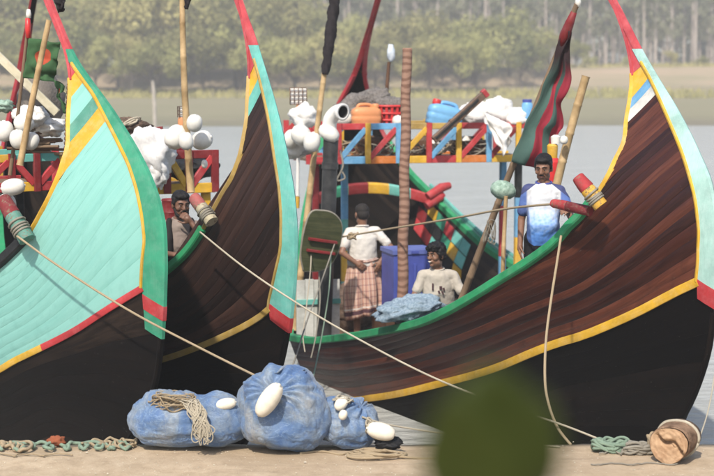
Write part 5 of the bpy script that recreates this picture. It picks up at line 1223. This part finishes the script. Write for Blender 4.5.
tangle('rope_tangle', 'pale rope lashed around the float of the small bag', at(370, 426, 11.0), (.04, .05, .06), 'rope_pale', 40, .006, 23)
M['black_cloth2'] = M['dark_tarp']; blob('black_rag', 'black rag on the quay beside the ivory float', 'rag', at(388, 446, 11.0) + Vector((0, 0, .02)), (.10, .07, .045), M['dark_tarp'], .4, 2.5, seed=61)
# mooring lines
rope('pale mooring line from the aqua boat bow down to the round bag', [at(17, 236, 12.55), at(60, 267, 12.2), at(130, 311, 11.75), at(200, 348, 11.45), at(262, 379, 11.25)], .009, 'rope_tan')
rope('long pale mooring line from the dark boat bow across to the quay right', [at(200, 232, 13.05), at(245, 268, 12.6), at(300, 305, 12.2), at(360, 340, 11.95), at(430, 376, 11.7), at(500, 404, 11.55), at(560, 424, 11.45), at(606, 442, 11.3)], .008, 'rope_pale', 60)
rope('tan rope hanging from the green rail of the red brown boat in a loose bight', [at(561, 236, 12.95), at(557, 262, 12.75), at(551, 300, 12.5), at(546, 340, 12.2), at(545, 380, 11.9), at(549, 405, 11.7), at(558, 428, 11.5), at(571, 445, 11.38)], .011, 'rope_tan', 50)
rope('taut tan rope stretched across the red brown boat to the red bitt', [at(341, 237, 18.3), at(395, 228, 17.0), at(450, 219, 15.75), at(505, 209, 14.5), at(553, 204, 13.45)], .011, 'rope_tan', 40)
tangle('rope_knot', 'tan knot of rope on the taut line behind the man with hands on hips', at(353, 236, 17.9), (.07, .04, .04), 'rope_tan', 26, .011, 31)
rope('grey green line hanging from the hatch board down to the quay', [at(331, 252, 18.0), at(329, 290, 17.4), at(322, 335, 16.6), at(313, 378, 13.0), at(309, 400, 11.6)], .008, 'rope_green')
rope('grey line crossing behind it, from the black pipe down to the dark boat', [at(336, 240, 18.2), at(322, 280, 17.3), at(308, 318, 16.0), at(296, 356, 12.9), at(290, 372, 12.2)], .008, 'rope_grey')
rope('pale slack line hanging beside the stem of the dark boat', [at(309, 215, 18.6), at(311, 260, 18.0), at(306, 310, 17.6), at(303, 335, 17.2), at(305, 352, 17.0)], .007, 'rope_pale')
rope('grey line hanging down from the hatch board over the green rail', [at(318, 262, 18.3), at(320, 300, 18.0), at(316, 335, 17.6), at(311, 358, 17.4)], .008, 'rope_grey')
rope('thin pale line lying along the foot of the red brown hull to the small bag', [at(362, 417, 11.05), at(385, 424, 11.1), at(420, 430, 11.25), at(470, 437, 11.35), at(520, 443, 11.3), at_z(560, 447, GZ + .01)], .007, 'rope_pale')
rope('thin rope running down at the right edge beyond the log', [at(719, 340, 12.6), at(713, 385, 12.2), at(707, 415, 11.8), at(698, 442, 11.3)], .006, 'rope_pale')
def gp(px, py, dz=.012): p = at_z(px, py, GZ); p.z += dz; return p
# coil beside the small bag, ropes along the quay edge
cc = gp(377, 458)
P = []
for i in range(70):
    a = i * .42; r_ = .17 + .035 * math.sin(i * .9) - .0008 * i; P.append(cc + Vector((r_ * math.cos(a) * 1.15, r_ * .62 * math.sin(a), .006 + .00045 * i)))
P += [gp(420, 460), gp(455, 459), gp(500, 460)]
rope('coil of tan rope lying on the quay before the small bag', P, .009, 'rope_tan', 330)
rope('pale rope lying on the quay in front of the round bag', [gp(300, 455), gp(322, 453), gp(340, 456), gp(356, 453), gp(366, 456)], .008, 'rope_tan', 30)
rd = random.Random(8)
def messy(label, x0, x1, y, mat, r, seed, amp=5, n=26):
    rd = random.Random(seed); pts = []; th = rd.uniform(0, 6); ph = rd.uniform(0, 6); N_ = n * 3
    for i in range(N_):
        t_ = i / (N_ - 1); th += rd.uniform(.25, .75); rr_ = amp * (.6 + .9 * abs(math.sin(ph + t_ * 11)))
        pts.append(gp(x0 + (x1 - x0) * t_ + rr_ * 1.5 * math.cos(th), y + min(rr_, 6) * .55 * math.sin(th) + .25 * amp * math.sin(t_ * 17 + ph), .012 + .006 * amp * rd.random()))
    return rope(label, pts, r, mat, n * 7)
messy('green rope snaking along the quay edge under the aqua boat', 4, 132, 449, 'rope_green', .013, 4, 4, 34); messy('tan rope heaped at the left end of the quay edge', -6, 26, 449, 'rope_tan', .013, 6, 5, 16); messy('tan rope bunched beside the long bag', 92, 134, 447, 'rope_tan', .010, 9, 5, 22)
messy('thin tan rope lying flat on the quay at the lower left', -10, 70, 457, 'rope_tan', .006, 12, 1.5, 12)
tangle('rope_tangle', 'clump of green rope between the red brown hull and the log', gp(612, 452, .05), (.16, .07, .05), 'rope_green', 60, .012, 41); tangle('rope_tangle', 'grey green rope wound up beside the log', gp(640, 455, .05), (.14, .06, .045), 'rope_grey', 60, .012, 42); tangle('rope_tangle', 'pale rope loop around the neck of the log', gp(652, 455, .08), (.04, .05, .07), 'rope_tan', 40, .010, 43)
messy('frayed dark rope ends lying in front of the log', 598, 636, 455, 'rope_grey', .005, 14, 1.6, 8); messy('thin dark line lying on the quay at the lower right', 590, 680, 466, 'rope_grey', .005, 15, 1, 10)
blob('rag', 'rust brown rag among the green rope under the aqua boat', 'rag', gp(56, 446, .035), (.07, .05, .04), plain('rust brown rag', (.24, .07, .03), .9, .3, 9, .4), .4, 2.2, seed=71)
# cut log used as bollard, lying towards the camera
def endgrain():
    m = NT('sawn log end'); tc = m.n('ShaderNodeTexCoord'); w = m.n('ShaderNodeTexWave', wave_type='RINGS', rings_direction='Y'); w.inputs['Scale'].default_value = 9; w.inputs['Distortion'].default_value = 9; m.l(tc.outputs['Object'], w.inputs['Vector']); nz = m.noise(tc.outputs['Object'], 9, 6, .65)
    c = m.mix(w.outputs['Fac'], (.40, .265, .16), (.46, .31, .19)); c = m.mix(m.ramp(nz, [(.42, (0, 0, 0)), (.70, (.8, .8, .8))]), c, (.27, .15, .08)); m.set(c, .9, .15); m.bump(m.math('ADD', m.math('MULTIPLY', nz, 2.0), m.math('MULTIPLY', w.outputs['Fac'], .25)), .6, .012); return m.mat
M['endgrain'] = endgrain()
M['bark'] = plain('grey brown bark', (.16, .09, .055), .95, .5, 12, .9, .1, c2=(.34, .22, .14), bd=.02)
t = thing('mooring_log', 'short thick cut log with split end lying on the quay', 'log', gp(669, 465, .145), (0, R(4), R(-28)))
mb = MB(); n = 48; V = []; UV = []
def lr(a, y): return .142 * (1 + .05 * math.sin(a * 2 + .5) + .04 * math.sin(a * 3 + y * 3) + .03 * noise.noise((math.cos(a) * 3, math.sin(a) * 3, y * 9)))
ys_ = [.30, .22, .14, .08, .03, 0, -.01]
for j, y in enumerate(ys_):
    for k in range(n): a = 2 * math.pi * k / n; r_ = lr(a, y) * (.95 if j in (0, 6) else 1); V.append((r_ * math.cos(a), y, r_ * math.sin(a)))
Fc = [(j * n + k, (j + 1) * n + k, (j + 1) * n + (k + 1) % n, j * n + (k + 1) % n) for j in range(len(ys_) - 1) for k in range(n)] + [tuple(range(n))]
mb.add(V, Fc).build('bark', M['bark'], t, smooth=True)
mb = MB(); V = []; R_ = 18
for i in range(R_ + 1):
    for k in range(n):
        a = 2 * math.pi * k / n; r_ = lr(a, 0) * .95 * i / R_; x, z = r_ * math.cos(a), r_ * math.sin(a)
        line = z + .45 * x - .02 - .02 * math.sin(x * 40); dep = math.exp(-(line / .014) ** 2) * (1 if -.09 < x < .11 else .1); line2 = z - 1.6 * x - .03
        V.append((x, -.012 - .022 * (z > -.45 * x + .02) + .07 * dep + .008 * noise.noise((x * 30, z * 30, 1)), z))
Fc = [(i * n + k, i * n + (k + 1) % n, (i + 1) * n + (k + 1) % n, (i + 1) * n + k) for i in range(R_) for k in range(n)]
mb.add(V, Fc).build('cut_end', M['endgrain'], t, smooth=True)
MB().tube([(lr(a, .2) * 1.03 * math.cos(a), .19 + .01 * math.sin(2 * a), lr(a, .2) * 1.03 * math.sin(a)) for a in [2 * math.pi * k / 30 for k in range(31)]], .012, 6).build('rope_turn', M['rope_pale'], t, smooth=True)
# gravel and crumbs on the quay (uncountable)
mb = MB(); rd = random.Random(2)
for i in range(900):
    x, y = rd.uniform(-3.2, 3.2), rd.uniform(10.3, 11.36); s = rd.uniform(.002, .007) * (2.2 if rd.random() < .04 else 1); c = Vector((x, y, GZ + s * .3 + .004)); 
    V = [c + Vector((rd.uniform(-1, 1), rd.uniform(-1, 1), rd.uniform(-.4, .9))) * s * 1.6 for _ in range(5)] ; V = [c + Vector((s, 0, 0)), c + Vector((-.6 * s, .8 * s, 0)), c + Vector((-.5 * s, -.9 * s, 0)), c + Vector((.2 * s, .1 * s, s * rd.uniform(.4, .9)))]
    mb.add(V, [(0, 1, 3), (1, 2, 3), (2, 0, 3), (0, 2, 1)])
tag(mb.build('gravel', M['rope_pale']), 'pale crumbs and gravel scattered on the quay', 'gravel', kind='stuff')
# a young plant close to the camera, one leaf rising out of focus into the view
def leaf_mat():
    m = NT('dark green leaf'); v = m.coord('UV', (1, 1, 1)); m.set(m.ramp(m.noise(v, 6, 4), [(.3, (.018, .028, .002)), (.7, (.032, .044, .004))]), .5, .35); return m.mat
M['leaf'] = leaf_mat()
t = thing('leafy_plant', 'blurred dark green leaf of a plant close to the lens, bottom centre', 'plant')
base = Vector((.10, 1.12, QZ)); topP = at(495, 500, 1.16)
stem_p = smooth_path([base, base + Vector((.02, .02, 1.0)), base + Vector((-.03, .0, 1.9)), topP], 30)
MB().tube(stem_p, [.012 - .008 * i / 29 for i in range(30)], 8).build('stem', M['bark'], t, smooth=True)
def leaf(root_p, tip, w, roll, cup=.12):
    root_p = Vector(root_p); tip = Vector(tip); d = tip - root_p; L = d.length; d.normalize(); s = d.cross(Vector((0, 1, 0)) if abs(d.y) < .8 else Vector((1, 0, 0))).normalized(); s.rotate(Matrix.Rotation(roll, 3, d)); n = s.cross(d); V = []; UV = []; mb = MB()
    for lay in (0, 1):
        for i in range(17):
            u = i / 16; hw = w * (math.sin(math.pi * min(1, u ** .75)) ** .65) * (1 - .15 * u)
            for j in range(-4, 5): v = j / 4; V.append(root_p + d * (L * u) + s * (hw * v) + n * (cup * w * v * v + .02 * L * math.sin(u * 3) - lay * .0006)); UV.append((u, v))
    Fc = [(i * 9 + j, i * 9 + j + 1, (i + 1) * 9 + j + 1, (i + 1) * 9 + j) for i in range(16) for j in range(8)]; Fc += [tuple(153 + q for q in f[::-1]) for f in Fc]
    return mb.add(V, Fc, 0, UV).build('leaf', M['leaf'], t, smooth=True)
leaf(at(497, 512, 1.16), at(490, 366, 1.14), .060, R(8)); leaf(at(495, 505, 1.16), at(560, 560, 1.10), .03, .4); leaf(stem_p[26], stem_p[26] + Vector((-.10, -.03, -.02)), .03, .3); leaf(stem_p[22], stem_p[22] + Vector((.12, .02, .03)), .035, .2); leaf(stem_p[17], stem_p[17] + Vector((-.12, .03, .05)), .035, .5)
leaf(at(482, 520, 1.15), at(450, 392, 1.13), .042, R(-20)); leaf(at(508, 515, 1.17), at(546, 396, 1.16), .042, R(25))
# ------------------------------------------------------------------ far bank vegetation
def foliage_mat(name, dark, light):
    m = NT(name); oi = m.n('ShaderNodeObjectInfo'); v = m.coord('Object', (1, 1, 1), True); a = m.noise(v, .38, 4, .6); b = m.noise(v, 4, 3, .6)
    f = m.math('ADD', m.math('MULTIPLY', a, .6), m.math('ADD', m.math('MULTIPLY', b, .3), m.math('MULTIPLY', oi.outputs['Random'], .25)))  # clump noise paints light crown tops and shaded gaps into the leaf colour
    c = m.ramp(f, [(.36, dark), (.70, light)]); m.set(c, .75, .2); tr = m.n('ShaderNodeBsdfTranslucent'); m.l(c, tr.inputs[0]); mx = m.n('ShaderNodeMixShader'); mx.inputs[0].default_value = .35; m.l(m.b.outputs[0], mx.inputs[1]); m.l(tr.outputs[0], mx.inputs[2]); m.l(mx.outputs[0], m.out.inputs[0]); return m.mat
M['mangrove'] = foliage_mat('mangrove leaves', (.11, .125, .04), (.42, .41, .15)); M['mangrove_b'] = foliage_mat('yellowish mangrove leaves', (.15, .15, .05), (.50, .45, .18)); M['pine'] = foliage_mat('casuarina needles', (.14, .15, .09), (.31, .31, .19)); M['pine_trunk'] = plain('pale casuarina bark', (.42, .36, .31), .9, .3, 2, 0)  # leaf colours lightened to stand in for part of the distant haze
M['tree_bark'] = plain('grey mangrove bark', (.12, .095, .075), .9, .3, 2, 0)
def leaf_quads(mb, centers, per, spread, size, rd, droop=0):
    for c, r in centers:
        for _ in range(int(per * r * r)):
            d = Vector((rd.gauss(0, 1), rd.gauss(0, 1), rd.gauss(0, 1))); d.normalize(); rr = r * (rd.random() ** .33); p = c + Vector((d.x * rr, d.y * rr, d.z * rr * .8)) * spread
            n = (d + Vector((rd.uniform(-.7, .7), rd.uniform(-.7, .7), rd.uniform(-.2, .9)))).normalized(); u = n.orthogonal().normalized(); u.rotate(Matrix.Rotation(rd.uniform(0, 6.28), 3, n)); w = n.cross(u); s = size * rd.uniform(.6, 1.3)
            mb.add([p - u * s * .5, p - w * s * .28 + u * .1 * s, p + u * s * .6 - Vector((0, 0, droop * s)), p + w * s * .28 + u * .1 * s], [(0, 1, 2, 3)])
def mangrove_proto(seed, h_, wd):
    rd = random.Random(seed); tr = MB(); cr = MB(); cl = []
    tr.tube([(0, 0, -.6), (.1, 0, h_ * .2), (.05, .1, h_ * .5)], [.16, .12, .07], 7)
    for i in range(15):
        a = rd.uniform(0, 6.28); el = rd.uniform(.15, 1.0); rr = wd * .5 * rd.uniform(.25, .95) * (1.0 - .45 * el ** 2); c = Vector((rr * math.cos(a), rr * math.sin(a), h_ * (.30 + .55 * el))); cl.append((c, rd.uniform(.9, 1.7) * h_ / 7)); 
        b0 = Vector((.06, .05, h_ * rd.uniform(.1, .45))); tr.tube([b0, b0.lerp(c, .5) + Vector((0, 0, .3)), c], [.07, .05, .02], 5)
    leaf_quads(cr, cl, 95 / (h_ / 7) ** 2 * 1.0, 1.0, .36, rd, .2)
    return tr.mesh('trunk'), cr.mesh('crown')
def pine_proto(seed):
    rd = random.Random(seed); h_ = 19 + rd.uniform(-2, 2); tr = MB(); cr = MB(); cl = []; lean = rd.uniform(-.5, .5)
    tr.tube([(0, 0, -.5), (lean * .3, 0, h_ * .35), (lean * .7, .1, h_ * .7), (lean, 0, h_)], [.22, .18, .12, .04], 7)
    for i in range(26):
        z = h_ * rd.uniform(.32, .98); r = (1 - (z / h_ - .3) / .75) * 2.3 * rd.uniform(.5, 1); a = rd.uniform(0, 6.28); c = Vector((lean * z / h_ + r * math.cos(a), r * math.sin(a), z + .4)); cl.append((c, rd.uniform(.5, .9))); tr.tube([(lean * z / h_, 0, z), c], [.04, .015], 4)
    leaf_quads(cr, cl, 60, 1.2, .55, rd, .6); return tr.mesh('trunk'), cr.mesh('crown')
def plant_tree(name, protos, mats, x, y, s, label, group, rd, sink=.2):
    tr, cr = rd.choice(protos); z = bank_z(x, y) - sink
    t = thing(name, label, 'tree', (x, y, z), (0, 0, rd.uniform(0, 6.28)), group); t.scale = (s, s, s * rd.uniform(.9, 1.12))
    link('trunk', tr, t); link('crown', cr, t); return t
rd = random.Random(77)
pm = []; 
for k in range(6):
    tr, cr = mangrove_proto(100 + k, 7.0, 8.5); tr.materials.append(M['tree_bark']); cr.materials.append(M['mangrove' if k % 2 else 'mangrove_b']); pm.append((tr, cr))
pp = []
for k in range(5):
    tr, cr = pine_proto(200 + k); tr.materials.append(M['pine_trunk']); cr.materials.append(M['pine']); pp.append((tr, cr))
def X(px, y): return (px - 357) / F_PX * y
# left: tall dense front of mangroves; middle: lower crowns; right: scattered bushes
n_tree = 0
for px, y, s in [(p + rd.uniform(-8, 8), 183 + rd.uniform(-4, 7), rd.uniform(.95, 1.25)) for p in range(-60, 300, 27)] + [(p + rd.uniform(-10, 10), 196 + rd.uniform(-4, 6), rd.uniform(1.5, 1.9)) for p in range(-60, 285, 30)] + [(p + rd.uniform(-10, 10), 212 + rd.uniform(-4, 6), rd.uniform(2.0, 2.4)) for p in range(-70, 270, 34)]:
    plant_tree('mangrove_tree', pm, None, X(px, y), y, s, 'hazy olive mangrove tree in the dense thicket on the far bank, left half', 'mangroves of the left thicket', rd)
for px, y, s in [(p + rd.uniform(-8, 8), 184 + rd.uniform(-4, 5), rd.uniform(.85, 1.1)) for p in range(296, 500, 26)] + [(p + rd.uniform(-8, 8), 197 + rd.uniform(-3, 6), rd.uniform(1.15, 1.45)) for p in range(296, 520, 30)]:
    plant_tree('mangrove_tree', pm, None, X(px, y), y, s, 'hazy round mangrove tree on the far bank behind the truss rack', 'mangroves behind the rack', rd)
for px, y, s in ((520, 192, .95), (548, 200, .85), (575, 204, .55)):
    plant_tree('mangrove_tree', pm, None, X(px, y), y, s, 'low mangrove bush at the end of the thicket, behind the torn flag', 'bushes behind the torn flag', rd)
for row, (y, step) in enumerate(((226, 17), (240, 13), (256, 11), (274, 11))):
    px = 230 if row < 3 else 200
    while px < 800:
        yy = y + rd.uniform(-5, 5); plant_tree('casuarina_tree', pp, None, X(px, yy), yy, rd.uniform(.9, 1.15), 'tall thin casuarina with bare pale trunk in the hazy plantation', 'casuarinas of the far plantation', rd); px += step * rd.uniform(.6, 1.5)
for px, y, s in ((588, 216, .35), (628, 219, .3), (668, 218, .38), (700, 221, .3), (735, 220, .34)):
    plant_tree('bush', pm, None, X(px, y), y, s, 'small green bush on top of the sandy bank at the right', 'bushes on the sandy bank', rd)
# far wood behind everything, one mass
mb = MB(); rf = random.Random(9)
leaf_quads(mb, [(Vector((rf.uniform(-85, 85), rf.uniform(292, 312), rf.uniform(4, 26))), 3.0) for _ in range(420)], 6.5, 1.0, 1.5, rf, .3)
tag(mb.build('far_wood', M['pine']), 'pale far wood closing the view behind the plantation', 'wood', kind='stuff')
# grass and low scrub along the foot and top of the bank
mb = MB(); 
for i in range(9000):
    x = rf.uniform(-75, 75); y = rf.choice((rf.uniform(170, 186), rf.uniform(204, 222))); z = bank_z(x, y); h_ = rf.uniform(.25, .8); a = rf.uniform(0, 3.14); w = .25; u = Vector((math.cos(a) * w, math.sin(a) * w, 0)); p = Vector((x, y, z - .05)); mb.add([p - u, p + u, p + u * .2 + Vector((rf.uniform(-.2, .2), 0, h_))], [(0, 1, 2)])
tag(mb.build('bank_grass', M['mangrove_b']), 'rough grass and scrub on the far bank', 'grass', kind='stuff')
M['stake'] = plain('pale weathered stake', (.42, .37, .31), .9, .2, 3, 0)
# stakes in the shallows
for px, py, Y, hh, lb in ((155, 128, 108, 3.3, 'thin pale stake standing in the shallows beyond the aqua boat'), (265, 186, 52, .9, 'short reddish stake in the water left of the dark boat stem')):
    p = at(px, py, Y); p.z = -.3; tag(knobby(MB(), p, p + Vector((-.1, 0, hh + .3)), .13, .11, .8).build('water_stake', M['stake'] if px == 155 else M['dark_red'], angle=.8), lb, 'stake')
# ------------------------------------------------------------------ haze
mb = MB(); mb.box((0, 158, 15.5), (330, 350, 35)); hz = mb.build('haze', None); hz.data.materials.clear()
hm = bpy.data.materials.new('river haze'); hm.use_nodes = True; ht = hm.node_tree; ht.nodes.clear(); ho = ht.nodes.new('ShaderNodeOutputMaterial'); pv = ht.nodes.new('ShaderNodeVolumePrincipled')
pv.inputs['Color'].default_value = (.93, .93, .92, 1); pv.inputs['Density'].default_value = .0015; pv.inputs['Anisotropy'].default_value = 0.0; ht.links.new(pv.outputs[0], ho.inputs['Volume']); hz.data.materials.append(hm)
tag(hz, 'pale river haze over the whole scene', 'haze', kind='stuff')
